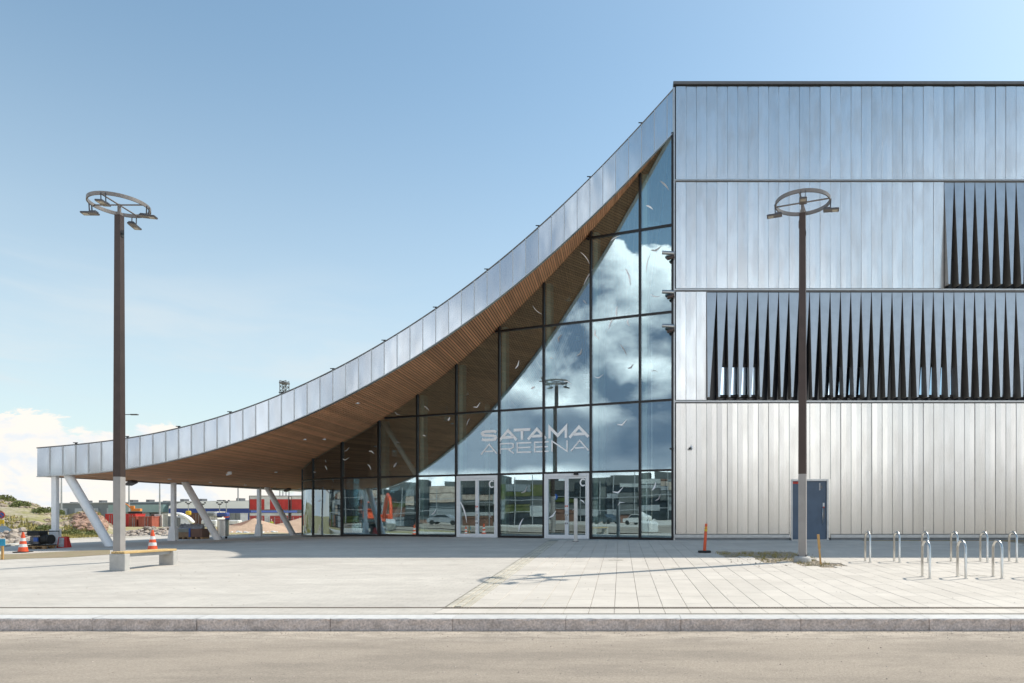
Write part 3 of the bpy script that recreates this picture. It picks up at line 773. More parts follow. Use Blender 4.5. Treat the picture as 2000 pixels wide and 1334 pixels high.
# fascia, soffit boards and roof
def canopy():
    step = 25.1 / S0; e = XL; i = 0
    while e < XR - .02:
        e2 = min(e + step, XR - .04)
        if e2 - e < .2: break
        b = MB(); n = 4; g = .004
        xs = np.linspace(e + g, e2 - g, n + 1)
        cx = (e + e2) / 2; yaw = rnd.uniform(-.008, .008); pit = rnd.uniform(-.008, .008); zc = (zb(cx) + zt(cx)) / 2
        def yy(x, z): return YF - .012 + (x - cx) * yaw + (z - zc) * pit
        f = [(x, yy(x, zb(x)), float(zb(x)) - .01) for x in xs] + [(x, yy(x, zt(x)), float(zt(x))) for x in xs]
        bk = [(v[0], YF + .05, v[2]) for v in f]
        m_ = n + 1
        b.add(f, [(k, k + 1, m_ + k + 1, m_ + k) for k in range(n)], 0)
        b.add(f[:m_] + bk[:m_], [(k, m_ + k, m_ + k + 1, k + 1) for k in range(n)], 0)
        b.add(f[m_:] + bk[m_:], [(k, k + 1, m_ + k + 1, m_ + k) for k in range(n)], 0)
        b.add([f[0], f[m_], bk[m_], bk[0]], [(0, 1, 2, 3)]); b.add([f[n], f[-1], bk[-1], bk[n]], [(3, 2, 1, 0)])
        b.build('fascia_panel', M['zinc_fascia'], ARENA)
        if i > 0:
            b = MB(); b.box((e - .013, YF - .045, float(zb(e)) - .01), (e + .013, YF, float(zt(e)) + .005)); b.build('fascia_seam', M['trim'], ARENA)
        if i % 4 == 3:
            zz = float(zt(e)); b = MB(); b.box((e - .03, YF - .02, zz), (e + .03, YF + .04, zz + .10)); b.box((e - .12, YF, zz + .08), (e + .06, YF + .03, zz + .11)); b.build('roof_clip', M['black'], ARENA)
        e = e2; i += 1
    # coping strip along the top and lower edge trim
    for fn, dz, hh, nm, m_ in ((zt, .0, .035, 'fascia_coping', M['trim_dark']), (zb, -.045, .035, 'fascia_drip', M['trim'])):
        b = MB(); xs = np.linspace(XL, XR - .04, 90)
        for xa, xb in zip(xs, xs[1:]):
            za, zbv = float(fn(xa)) + dz, float(fn(xb)) + dz
            b.add([(xa, YF - .05, za), (xb, YF - .05, zbv), (xb, YF + .12, zbv), (xa, YF + .12, za), (xa, YF - .05, za + hh), (xb, YF - .05, zbv + hh), (xb, YF + .12, zbv + hh), (xa, YF + .12, za + hh)],
                  [(0, 3, 2, 1), (4, 5, 6, 7), (0, 1, 5, 4), (2, 3, 7, 6)])
        b.build(nm, m_, ARENA)
    def xedge(Y): return XL + (Y - YF) * .107
    YB = 58.
    # roof shell: top, underside backing, left side fascia
    b = MB(); ys = [YF + .06, 35, 42, 50, YB]
    ts = np.linspace(0, 1, 80)
    rows = []
    for Y in ys:
        xe = xedge(Y); rows.append([(xe + (XR - xe) * t, Y) for t in ts])
    for fn, off, mi in ((zt, -.02, 0), (zb, .07, 1)):
        vs = [(x, Y, float(fn(max(x, XL))) + off) for r_ in rows for x, Y in r_]; n = len(ts)
        b.add(vs, [(j * n + i, j * n + i + 1, (j + 1) * n + i + 1, (j + 1) * n + i) for j in range(len(ys) - 1) for i in range(n - 1)], mi, True)
    b.add([(xedge(Y), Y, float(fn(xedge(Y))) + o) for Y in ys for fn, o in ((zt, -.02), (zb, -.03))], [(2 * j, 2 * j + 1, 2 * j + 3, 2 * j + 2) for j in range(len(ys) - 1)], 0)
    b.add([(x, YB, float(zt(x)) - .02) for x, _ in rows[-1]] + [(x, YB, float(zb(x)) + .07) for x, _ in rows[-1]], [(i, i + 1, len(ts) + i + 1, len(ts) + i) for i in range(len(ts) - 1)], 0)
    b.build('roof', [M['roof'], M['soffit_back']], ARENA)
    # boards by arc length
    xs = np.linspace(XL + .03, XR - .03, 4000); zs = zb(xs); s = np.concatenate([[0], np.cumsum(np.hypot(np.diff(xs), np.diff(zs)))])
    pitch = .1085; n = int(s[-1] / pitch); cache = {}
    for k in range(n):
        sc = (k + .5) * pitch; x = float(np.interp(sc, s, xs)); z = float(np.interp(sc, s, zs))
        x2 = float(np.interp(sc + .05, s, xs)); z2 = float(np.interp(sc + .05, s, zs)); ang = math.atan2(z2 - z, x2 - x)
        yend = YB if x > xedge(YB) + .1 else YF + (x - XL) / .107
        if yend < YF + .4: continue
        key = round(yend, 1)
        if key not in cache:
            b = MB(); w = .040; L = key - YF - .08
            b.add([(-w, 0, 0), (w, 0, 0), (w, 0, .03), (-w, 0, .03), (-w, L, 0), (w, L, 0), (w, L, .03), (-w, L, .03)],
                  [(0, 1, 2, 3), (4, 7, 6, 5), (0, 4, 5, 1), (1, 5, 6, 2), (0, 3, 7, 4)])
            cache[key] = b.mesh('board', M['board'])
        o = link('board', cache[key], ARENA, (x, YF + .07, z + rnd.uniform(0, .006))); o.rotation_euler = (0, -ang + rnd.uniform(-.02, .02), 0)
    # side fascia panel seen edge-on
    b = MB(); b.box((-.02, 0, 0), (.0, 30, 1.08)); o = b.build('side_fascia', M['trim'], ARENA, (XL - .002, YF + .02, float(zb(XL)) - .02)); o.rotation_euler = (0, 0, -math.atan(.107))
    # soffit spots
    for (px, py) in ((595,858),(672,874),(539,922),(568,789),(698,787),(331,935.5),(411,942),(479,947),(536,951),(585,954.5),(633,858)):
        lo, hi = YF, 57.
        best = None
        for Y in np.arange(YF + .3, 57, .1):
            X = (px - PX) * Y / F
            if X < XL or X > XR: continue
            e_ = abs((CZ + (PY - py) * Y / F) - float(zb(X)))
            if best is None or e_ < best[0]: best = (e_, X, Y)
        if best and best[0] < .3:
            X, Y = best[1:]; b = MB(); zz = float(zb(X)); b.cyl((X, Y, zz - .03), (X, Y, zz + .02), .075, n=12); b.build('downlight', M['white_steel'], ARENA)
    p = P(448, 924, 33); b = MB(); b.cyl((p.x, p.y, float(zb(p.x)) - .10), (p.x, p.y, float(zb(p.x)) + .02), .09, .11, n=12); b.cyl((p.x - .1, p.y - .1, float(zb(p.x)) - .14), (p.x + .1, p.y, float(zb(p.x)) - .06), .05, n=10); b.build('dome_camera', M['white_steel'], ARENA)
    for px, py in ((256, 944), (561, 961)):
        Y = 32 if px < 300 else 44; p = P(px, py, Y); zz = float(zb(p.x)); b = MB()
        b.box((-.16, -.2, -.1), (.16, .2, .02), 0, Matrix.Translation((p.x, p.y, zz - .08)) @ Matrix.Rotation(R(-25), 4, 'Y')); b.box((p.x - .02, p.y - .02, zz - .08), (p.x + .02, p.y + .02, zz + .02)); b.build('sensor_box', M['lamp_body'], ARENA)
canopy()

def columns():
    data = [((108, 1070), (108, 929), (128, 929), (213, 1067)), ((339, 1055.5), (339, 944), (358, 944), (425, 1052)), ((506, 1044.8), (506, 954.5), (519.5, 955), (573, 1042))]
    for vb, vt, dt, db in data:
        zt_ = 2.62; s = (PY - vt[1]) / (zt_ - CZ); Y = F / s
        X = (vb[0] - PX) / s; z0 = gz(X, Y) - .02
        b = MB(); b.bbox((X - .10, Y - .10, z0 + .1), (X + .10, Y + .10, zt_ + .12), .02)
        c = b.build('column', M['white_steel'], ARENA)
        b = MB()       # flared foot guard
        b.add([(X - .24, Y - .12, z0), (X + .16, Y - .12, z0), (X + .16, Y + .14, z0), (X - .24, Y + .14, z0), (X - .135, Y - .135, z0 + .75), (X + .135, Y - .135, z0 + .75), (X + .135, Y + .135, z0 + .75), (X - .135, Y + .135, z0 + .75)],
              [(0, 3, 2, 1), (0, 1, 5, 4), (1, 2, 6, 5), (2, 3, 7, 6), (3, 0, 4, 7), (4, 5, 6, 7)])
        b.build('column_foot', M['white_steel'], c)
        b = MB()
        b.cyl((X + (dt[0] - vt[0]) / s + .02, Y + .05, zt_ + .12), (X + (db[0] - vb[0]) / s, Y + .1, z0), .165, .165, 24)
        b.build('raking_column', M['white_steel'], ARENA)
columns()

# glass wall: straight run then a rounded corner
TX, TY = -.9316, .3633
ORG = Vector((2.11, YF, 0)); Tn = Vector((TX, TY, 0)); Nn = Vector((-TY, TX, 0))   # Nn points to the street
US = (2.11 + 13.8) / .9316
RC = 6.4
cen = ORG + Tn * US - Nn * RC
ARC = R(68.7)
def wall(u, off=0.0):
    if u <= US:
        p = ORG + Tn * u; n = Nn
    elif u <= US + RC * ARC:
        a = (u - US) / RC; n = Matrix.Rotation(-a, 3, 'Z') @ Nn; p = cen + n * RC
    else:
        n = Matrix.Rotation(-ARC, 3, 'Z') @ Nn; p = cen + n * RC + Vector((-n.y * 0 + 0, 1, 0)) * (u - US - RC * ARC)
    return p + n * off, n
def u_of(x):
    a = (x - PX) / F; X = a * (YF + .39 * 2.11) / (1 + .39 * a); return (2.11 - X) / .9316
def wp(x, y):                                          # (u, z) on the glass for a photo pixel
    u = u_of(x); p, _ = wall(u); return u, CZ + (PY - y) * p.y / F
def glazing():
    us = [0] + [u_of(x) for x in (1250, 1154, 1062, 975, 891, 815, 740, 668)]
    us += [US + RC * R(a) for a in (21, 42, 63)] + [US + RC * ARC + 1.6, US + RC * ARC + 4, US + RC * ARC + 8]
    rows = [0.0, 2.84, 5.68, 9.24, 12.75, 18.]
    def ztop(u): return float(zb(wall(u)[0].x)) - .01
    mull = []
    def zf(u):
        p, _ = wall(u); return gz(p.x, p.y)
    doors = {(u_of(975), u_of(891)), (u_of(1154), u_of(1062))}
    for i, u in enumerate(us):
        p, n = wall(u); b = MB(); t = Vector((-n.y, n.x, 0)); w = .045 if i not in (8, 7) else .06
        z0, z1 = zf(u) - .02, ztop(u) + .03
        Mx = Matrix(((t.x, n.x, 0, p.x), (t.y, n.y, 0, p.y), (0, 0, 1, 0), (0, 0, 0, 1)))
        b.box((-w, -.10, z0), (w, .05, z1), 0, Mx); b.build('mullion', M['mullion'], ARENA)
        if 0 < i < 12:
            b = MB(); b.box((.06, -.42, z0), (.26, -.14, z1 - .02), 0, Mx)
            b.build('steel_post', M['post'], ARENA)
    for ua, ub in zip(us, us[1:]):
        curved = ub > US + .01
        nseg = 6 if curved else 6
        isdoor = any(abs(ua - d[0]) < .01 or abs(ua - d[1]) < .01 for d in [(min(a), max(a)) for a in [(q[0], q[1]) for q in doors]] for a in [0]) and any(abs(min(q) - ua) < .01 for q in doors)
        for ri in range(len(rows) - 1):
            z0, z1 = rows[ri], rows[ri + 1]
            zz0 = zf((ua + ub) / 2) + .10 if ri == 0 else z0
            uu = np.linspace(ua + .03, ub - .03, nseg + 1)
            tops = [min(z1, ztop(u)) for u in uu]
            # visible transom at z0
            if ri > 0:
                tu = [u for u in np.linspace(ua, ub, 13) if ztop(u) > z0]
                if len(tu) > 1:
                    b = MB()
                    for a, c in zip(tu, tu[1:]):
                        pa, na = wall(a); pc, nc = wall(c); h = .042
                        q = [pa + na * .045, pc + nc * .045, pc - nc * .10, pa - na * .10]
                        b.add([(v.x, v.y, z0 - h) for v in q] + [(v.x, v.y, z0 + h) for v in q], [(0, 1, 2, 3), (4, 7, 6, 5), (0, 4, 5, 1), (2, 6, 7, 3)])
                    b.build('transom', M['mullion'], ARENA)
            if max(tops) - zz0 < .06: continue
            if isdoor and ri == 0: continue
            keep = [(u, t) for u, t in zip(uu, tops) if t > zz0 + .005]
            if len(keep) < 2: continue
            if keep[0][0] > uu[0] + 1e-6 or len(keep) < len(uu):
                # find crossing for a clean slanted corner
                fine = [u for u in np.linspace(ua + .03, ub - .03, 60) if ztop(u) > zz0 + .005]
                keep = [(u, min(z1, ztop(u))) for u in np.linspace(fine[0], fine[-1], nseg + 1)]
            b = MB(); m_ = len(keep)
            vs = []
            for off in (.0, -.028):
                for kind in (0, 1):
                    for u, t in keep:
                        p, n = wall(u, off); vs.append((p.x, p.y, zz0 if kind == 0 else t))
            f0, f1, g0, g1 = 0, m_, 2 * m_, 3 * m_
            fs = []
            for k in range(m_ - 1):
                fs += [(f0 + k + 1, f0 + k, f1 + k, f1 + k + 1), (g0 + k, g0 + k + 1, g1 + k + 1, g1 + k)]
            b.add(vs, fs, 0, curved)
            b.build('glass_pane', M['glass_corner'] if curved else M['glass'], ARENA)
        if not isdoor:
            b = MB(); zs_ = zf((ua + ub) / 2)
            for a, c in zip(np.linspace(ua, ub, 5), np.linspace(ua, ub, 5)[1:]):
                pa, na = wall(a); pc, nc = wall(c); q = [pa + na * .04, pc + nc * .04, pc - nc * .10, pa - na * .10]
                b.add([(v.x, v.y, zs_ - .1) for v in q] + [(v.x, v.y, zs_ + .10) for v in q], [(4, 7, 6, 5), (0, 4, 5, 1), (2, 6, 7, 3)])
            b.build('base_rail', M['mullion'], ARENA)
    # soffit edge closing strip above glass
    # doors
    for k, (xa, xb) in enumerate(((1062, 1154), (891, 975))):
        u0, u1 = sorted((u_of(xa), u_of(xb))); u0 += .06; u1 -= .06
        p, n = wall(u0); t = Tn
        zg = zf(u0)
        Mx = Matrix(((t.x, -n.x, 0, ORG.x), (t.y, -n.y, 0, ORG.y), (0, 0, 1, zg), (0, 0, 0, 1)))   # x along wall, y inward
        H = 2.84 - .045 - zg; W = u1 - u0; um = (u0 + u1) / 2
        b = MB(); f = .09
        b.box((u0, -.07, 0), (u0 + f, .08, H), 0, Mx); b.box((u1 - f, -.07, 0), (u1, .08, H), 0, Mx); b.box((u0 + f, -.07, H - .13), (u1 - f, .08, H), 0, Mx)
        b.box((u0 + f, -.06, 0), (u1 - f, .08, .035), 0, Mx)
        fr = b.build('door_frame', M['white_steel'], ARENA)
        for side in (0, 1):
            a = u0 + f + .006 if side == 0 else um + .004; c = um - .004 if side == 0 else u1 - f - .006
            b = MB(); s_ = .075
            b.box((a, -.05, .04), (a + s_, .05, H - .136), 0, Mx); b.box((c - s_, -.05, .04), (c, .05, H - .136), 0, Mx)
            b.box((a + s_, -.05, .04), (c - s_, .05, .16), 0, Mx); b.box((a + s_, -.05, H - .22), (c - s_, .05, H - .136), 0, Mx)
            dr = b.build('door', M['white_steel'], ARENA)
            b = MB(); b.box((a + s_ + .001, -.008, .161), (c - s_ - .001, .012, H - .221), 0, Mx); b.build('door_pane', M['door_glass'], dr)
            hx = (c - .035) if side == 0 else (a + .035)
            b = MB(); b.tube([Mx @ Vector(v) for v in ((hx, -.05, 1.20), (hx, -.10, 1.20), (hx, -.10, .80), (hx, -.05, .80))], .014, 8); b.build('handle', M['stainless'], dr)
            for zz, mm in ((1.36, 'orange'), (.98, 'trim_dark'), (.62, 'trim_dark')):
                b = MB(); b.box((hx - .02, -.062, zz), (hx + .02, -.0505, zz + .07), 0, Mx); b.build('lock_plate', M[mm], dr)
        b = MB(); b.box((u0 - .05, -.25, -.03), (u1 + .05, -.08, .012), 0, Mx); b.build('threshold', M['trim'], ARENA)
    # camera box above right door
    u, z = wp(1127, 925.5); p, n = wall(u, .1); b = MB(); b.box((p.x - .1, p.y - .1, z - .05), (p.x + .1, p.y + .05, z + .06)); b.build('door_sensor', M['black'], ARENA)
glazing()

# film letters and birds on the glass
def stroke(b, pts, w, closed=False):                   # flat thick polyline in (u,z) on the glass
    n = len(pts); L = []; Rr = []
    for i in range(n):
        p = Vector(pts[i])
        a = Vector(pts[i - 1]) if (i > 0 or closed) else None
        c = Vector(pts[(i + 1) % n]) if (i < n - 1 or closed) else None
        d1 = (p - a).normalized() if a is not None else None; d2 = (c - p).normalized() if c is not None else None
        d1 = d1 or d2; d2 = d2 or d1
        n1 = Vector((-d1.y, d1.x)); n2 = Vector((-d2.y, d2.x)); mt = (n1 + n2); mt = mt.normalized() if mt.length > .01 else n1
        k = w / 2 / max(.38, mt.dot(n1)); L.append(p + mt * k); Rr.append(p - mt * k)
    m_ = n if closed else n - 1
    for i in range(m_):
        j = (i + 1) % n; slab(b, [L[i], L[j], Rr[j], Rr[i]])
def slab(b, poly, off=.006, th=.004):
    vs = []
    for o_ in (off + th, off):
        for q in poly:
            p, _ = wall(q[0], o_); vs.append((p.x, p.y, q[1]))
    n = len(poly); b.add(vs, [tuple(range(n)), tuple(range(n, 2 * n))[::-1]] + [(i, n + i, n + (i + 1) % n, (i + 1) % n) for i in range(n)])
def lettering():
    def S(w, h): return [(w, h * .86), (w * .9, h * .96), (w * .7, h), (w * .28, h), (w * .08, h * .95), (w * .0, h * .80), (w * .06, h * .62), (w * .25, h * .55), (w * .75, h * .47), (w * .95, h * .38), (w, h * .20), (w * .92, h * .05), (w * .7, 0), (w * .28, 0), (w * .1, h * .04), (w * 0, h * .14)]
    def glyph(ch, w, h, t):
        e = t / 2
        if ch == 'S': return [[(e + x * (w - t) / w, e + y * (h - t) / h) for x, y in S(w, h)]]
        if ch == 'A': return [[(e * .6, 0), (w / 2, h - e), (w - e * .6, 0)], [(w * .24, h * .27), (w * .76, h * .27)]]
        if ch == 'T': return [[(0, h - e), (w, h - e)], [(w / 2, 0), (w / 2, h - e)]]
        if ch == 'M': return [[(e, 0), (e, h - e * .3), (w / 2, h * .22), (w - e, h - e * .3), (w - e, 0)]]
        if ch == 'N': return [[(e, 0), (e, h - e * .2), (w - e, e * .2), (w - e, h)]]
        if ch == 'E': return [[(w, h - e), (e, h - e), (e, e), (w, e)], [(e, h / 2), (w * .95, h / 2)]]
        if ch == 'R': return [[(e, 0), (e, h - e), (w * .8, h - e), (w * .95, h * .88), (w * .95, h * .56), (w * .8, h * .44), (e, h * .44)], [(w * .55, h * .44), (w * .98, 0)]]
        if ch == 'C':
            q = [(w / 2 + (w / 2 - e) * math.cos(R(a)), h / 2 + (h / 2 - e) * math.sin(R(a))) for a in range(48, 315, 12)]
            return [q]
    def put(ch, xl, xr, zb_, h, t, flip=1):
        ul = u_of(xl); ur = u_of(xr); w = abs(ul - ur); b = MB()
        for pl in glyph(ch, w, h, t): stroke(b, [(ul - x, zb_ + y) for x, y in pl], t)
        b.build('letter', M['film'], ARENA)
    x0 = 860; k = .24
    z1 = CZ + 3.30; z2 = CZ + 2.72
    for ch, a, c in (('S', 331, 465), ('A', 476, 628), ('T', 598, 733), ('A', 708, 865), ('M', 880, 1033), ('A', 1046, 1212)):
        put(ch, x0 + a * k, x0 + c * k, z1, .50, .118)
    for ch, a, c in (('A', 331, 465), ('R', 483, 600), ('E', 622, 740), ('E', 764, 882), ('N', 905, 1037), ('A', 1060, 1210)):
        put(ch, x0 + a * k, x0 + c * k, z2, .47, .058)
    for xa, xb, ya, yb in ((955, 966.5, 938, 953), (1132.5, 1145, 934.5, 950)):
        u, z0 = wp((xa + xb) / 2, yb); _, z1_ = wp((xa + xb) / 2, ya)
        b = MB(); w = abs(u_of(xa) - u_of(xb)); ul = u_of(xa)
        for pl in glyph('C', w, z1_ - z0, .06): stroke(b, [(ul - x, z0 + y) for x, y in pl], .06)
        b.build('letter', M['film'], ARENA)
lettering()

def birds():
    # (x, y, span in px, angle, bend, width)
    B = [(1298,363,28,-50,.15,4),(1269,406,18,-38,.2,4),(1202,466,22,20,.2,2.5),(1282,486,22,10,-.5,4),(1266,514,36,75,.15,2),(1226,542,36,-75,.2,4),(1150,540,36,55,.1,3.5),
         (1143,506,36,-55,.2,2),(1280,578,20,-20,-.3,1.6),(1142,590,12,-50,.1,2.4),(1051,606,30,-40,-.2,1.6),(1011,712,18,60,-.3,3),(1093,660,16,70,.6,4),(1165,654,22,-70,-.6,4),(1195,630,26,60,.2,3),
         (1218,684,26,-60,.1,2.6),(1205,607,22,85,.1,3.4),(1227,631,14,-80,-.4,3.4),(1232,716,14,30,-.5,4),(1170,735,20,5,-.6,2),(1109,747,18,-22,.3,2),(1279,725,14,-5,.5,1.4),(1041,757,9,30,0,5),(1077,700,8,-10,.4,2),
         (1133,688,18,50,-.5,3.5),(1216,826,22,20,-.6,4),(932,792,18,22,-.7,2.6),(915,824,16,62,.2,2.4),(833,798,16,-40,.2,1.6),(776,808,14,-30,-.4,1.6),(777,865,16,12,.5,1.8),(829,851,8,-15,.3,2.4),
         (877,818,8,60,-.1,4),(772,908,12,50,0,5),(722,912,14,-50,.3,2.6),(726,883,14,-20,.4,3),(678,878,14,30,-.3,2.6),(675,896,18,-2,-.6,1.8),(634,914,10,-60,.1,3),(633,901,6,-70,.1,2),(603,922,8,-10,-.3,2),
         (1278,950,18,62,-.3,4),(1286,972,18,48,-.4,3),(1208,958,24,18,-.6,4),(1213,983,16,25,.6,2),(1025,957,20,40,-.5,3),(1018,1025,28,68,.2,4),(905,1000,46,-70,.15,4),(957,1008,10,-50,.2,4),(1080,1005,20,40,-.3,4),
         (848,1000,16,45,-.4,2.2),(638,960,10,-40,.3,2),(617,978,9,20,-.4,2),(1138,980,12,-40,.2,3),(1122,995,9,20,.6,2)]
    for i, (x, y, L, ang, bend, w) in enumerate(B):
        u, z = wp(x, y); p, _ = wall(u); s = F / p.y; L = L / s; w = w / s * .8
        n = 8; up = []; lo = []
        ca, sa = math.cos(R(ang)), math.sin(R(ang))
        for k in range(n + 1):
            t = k / n; a = (t - .5) * L; kink = -abs(t - .42) * 1.6 + .5
            bb = bend * L * .55 * (kink if abs(bend) > .25 else (1 - (2 * t - 1) ** 2) * .8)
            hw = w * .5 * (math.sin(math.pi * min(1, max(.0, t * .92 + .06))) ** .8) * (1.25 - .6 * t)
            up.append((a, bb + hw)); lo.append((a, bb - hw))
        tr = lambda q: (u - (q[0] * ca - q[1] * sa) / (1 if u < US else .8), z + q[0] * sa + q[1] * ca)
        b = MB()
        for k in range(n): slab(b, [tr(up[k]), tr(up[k + 1]), tr(lo[k + 1]), tr(lo[k])])
        b.build('bird_decal', M['film'] if i % 3 else M['film_grey'], ARENA)
birds()

def interior():
    b = MB(); b.add([(-17, 28, -.12), (2.1, 27.7, 0.004), (2.1, 48, 0.004), (-17, 48, -.12)], [(0, 1, 2, 3)]); b.build('hall_floor', M['floor'], ARENA)
    b = MB(); xs = np.linspace(-17.5, 2.1, 40)
    for xa, xb in zip(xs, xs[1:]): b.add([(xa, 46, -.3), (xb, 46, -.3), (xb, 46, float(zb(xb)) + .05), (xa, 46, float(zb(xa)) + .05)], [(0, 1, 2, 3)])
    b.box((2.12, 27.9, -.1), (2.14, 46, 16)); b.build('interior_wall', M['inwall'], ARENA)
    # mezzanine slab and inner columns
    b = MB()
    for x, y in ((-4, 40), (-8, 41), (-12, 42), (-1, 38), (-14, 40)): b.cyl((x, y, 0), (x, y, min(14, float(zb(x)))), .16, n=12)
    b.build('inner_column', M['post'], ARENA)
    def tube(xa, ya, xb, yb, off, r=.10):
        pa, _ = wall(u_of(xa), -off); pb, _ = wall(u_of(xb), -off)
        A = P(xa, ya, pa.y); Bq = P(xb, yb, pb.y); b = MB(); b.cyl(A, Bq, r, n=12); b.build('brace', M['white_steel'], ARENA)
    tube(748, 824, 813, 928, .25, .115); tube(813, 934, 752, 1044, .25, .115)
    for x, y, h in ((712, 871, 16), (770, 885, 12), (873, 818, 8), (911, 764, 14), (1109, 578, 18), (1127, 661, 5), (1133, 690, 5), (1139, 715, 4), (1144, 735, 4), (1148, 753, 4)):
        Y = 36.5 if y > 600 else 34; p = P(x, y, Y); hh = max(h, 8) / F * Y; r = .13
        zt_ = float(zb(p.x))
        labs = {712: 'white cylinder pendant behind the glass, furthest left and lowest', 770: 'white cylinder pendant just left of the diagonal brace', 873: 'white pendant lamp behind glass under the third transom bay', 911: 'white pendant lamp in the dark reflection above the left door', 1109: 'white pendant lamp highest up in the glass front'}
        lab = labs.get(x) or ({1127: 'small pendant lamp topmost of the little row behind the middle glass', 1133: 'second small pendant lamp down in the little row', 1139: 'third small pendant lamp down, middle of the little row', 1144: 'fourth small pendant lamp down in the little row', 1148: 'lowest small pendant lamp of the little row beside the mullion'}[x])
        o = empty('pendant_lamp', lab, 'pendant lamp', p, 0, 'pendant lamps inside the glass hall')
        b = MB(); b.cyl((0, 0, -hh / 2), (0, 0, hh / 2), r, n=14); b.build('lamp_shade', M['white_steel'], o)
        b = MB(); b.cyl((0, 0, hh / 2), (0, 0, zt_ - p.z), .012, n=6); b.build('rod', M['galv'], o)
interior()

def wall_lights():
    for y in (497, 573, 639):
        z = Z(y); x = Xf(1316)
        lab = {497: 'uppermost twin tube floodlight on the corner of the zinc wall', 573: 'middle twin tube floodlight on the corner of the zinc wall', 639: 'lowest twin tube floodlight on the corner of the zinc wall'}[y]
        o = empty('floodlight', lab, 'floodlight', (x, YF - .12, z), 0, 'floodlights up the corner of the wall')
        b = MB(); b.cyl((-.48, 0, .03), (0, 0, .0), .075, n=14); b.build('tube', M['trim'], o)
        b = MB(); b.cyl((-.28, -.02, -.22), (0, 0, -.12), .075, n=14); b.build('tube', M['bronze'], o)
        b = MB(); b.box((-.03, -.02, -.22), (.02, .11, .07)); b.build('bracket', M['trim_dark'], o)
    for x, y, lab in ((1313, 874, 'black surveillance camera on the edge of the glass'), (1350, 873, 'white surveillance camera on the zinc panels')):
        m_ = M['black'] if x < 1320 else M['white_steel']
        o = empty('surveillance_camera', lab, 'camera', (Xf(x), YF - .03, Z(y)))
        b = MB(); b.box((-.04, -.08, -.03), (.04, .04, .05)); b.build('mount', m_, o)
        b = MB(); b.cyl((-.02, -.1, -.06), (-.1, -.22, -.08), .035, n=12); b.build('lens_tube', M['black'], o)
        b = MB(); b.lathe([(.0, -.13), (.045, -.11), (.06, -.06), (.05, -.03)], (0, -.06, 0), 12); b.build('dome', m_, o)
wall_lights()

# ------------------------------------------------------------------ street furniture
def lamp_post(loc, top, rz, label, base=True, wid=.205, ringr=.75, ringz=None):
    o = empty('lamp_post', label, 'lamp post', loc, rz, 'square lamp posts with ring heads')
    H = top
    hg = 2.42
    b = MB(); b.box((-wid/2, -wid/2, .04), (wid/2, wid/2, hg)); b.build('pole_foot', M['pole_grey'], o)
    b = MB(); b.box((-wid/2 - .002, -wid/2 - .002, hg), (wid/2 + .002, wid/2 + .002, H), 0, None, .78); b.build('pole', M['bronze'], o)
    b = MB(); b.box((wid/2 * .80, -.05, H - .62), (wid/2 * .80 + .01, .05, H - .50)); b.build('pole_band', M['black'], o)
    if base:
        b = MB(); b.lathe([(.24, -.05), (.24, .08), (.20, .13), (.12, .14)], (0, 0, 0), 20); b.build('base_collar', M['concrete'], o)
        for a in range(4):
            b = MB(); b.cyl((.15 * math.cos(R(45 + 90 * a)), .15 * math.sin(R(45 + 90 * a)), .13), (.15 * math.cos(R(45 + 90 * a)), .15 * math.sin(R(45 + 90 * a)), .19), .018, n=6); b.build('anchor_bolt', M['trim_dark'], o)
    b = MB(); b.box((-.06, -.06, H), (.06, .06, H + .09)); b.cyl((0, 0, H + .09), (0, 0, H + .32), .045, n=10); b.build('stem', M['ring'], o)
    zr = H + .30
    # flat band ring
    b = MB(); n = 48; vs = []
    for i in range(n):
        a = 2 * math.pi * i / n
        for r, z in ((ringr, -.05), (ringr, .05), (ringr - .035, .05), (ringr - .035, -.05)): vs.append((r * math.cos(a), r * math.sin(a), zr + z))
    b.add(vs, [(i * 4 + k, ((i + 1) % n) * 4 + k, ((i + 1) % n) * 4 + (k + 1) % 4, i * 4 + (k + 1) % 4) for i in range(n) for k in range(4)])
    b.build('ring', M['ring'], o)
    for a in (0, 90):
        b = MB(); d = Vector((math.cos(R(a)), math.sin(R(a)), 0)) * (ringr - .03); b.cyl(-d + Vector((0, 0, zr)), d + Vector((0, 0, zr)), .022, n=8); b.build('spoke', M['ring'], o)
    for a in (8, 98, 188, 278):
        d = Vector((math.cos(R(a)), math.sin(R(a)), 0)); t = Vector((-d.y, d.x, 0)); c = d * (ringr + .02) + Vector((0, 0, zr - .30))
        Mx = Matrix(((d.x, t.x, 0, c.x), (d.y, t.y, 0, c.y), (0, 0, 1, c.z), (0, 0, 0, 1))) @ Matrix.Rotation(R(3), 4, 'Y')
        b = MB(); b.bbox((-.22, -.10, 0), (.20, .10, .045), .012, 0, Mx); b.box((-.20, -.07, .045), (-.02, .07, .075), 0, Mx)
        hd = b.build('lamp_head', M['lamp_body'], o)
        b = MB(); b.box((-.21, -.095, -.008), (.19, .095, -.001), 0, Mx); b.build('underside_plate', M['ring'], hd)
        b = MB(); b.box((.02, -.07, -.014), (.16, .07, -.0085), 0, Mx); b.build('lens', M['lamp_lens'], hd)
        b = MB()
        for q in (-.06, .06):
            b.box((-.05, q - .008, .045), (-.02, q + .008, .30), 0, Mx)
        b.build('hanger', M['lamp_body'], hd)
    return o
pR = GP(1567.5, 1096)
sR = F / pR.y
lamp_post((pR.x, pR.y, pR.z), CZ + (PY - 417) / sR - pR.z, R(-22), 'square brown lamp post standing in gravel before the blue door', True)
YL = 19.4; pL = P(233, 1000, YL); zl = gz(pL.x, YL)
lamp_post((pL.x, YL, zl), CZ + (PY - 421) / (F / YL) - zl, R(0), 'square brown lamp post rising behind the concrete and timber bench', False)

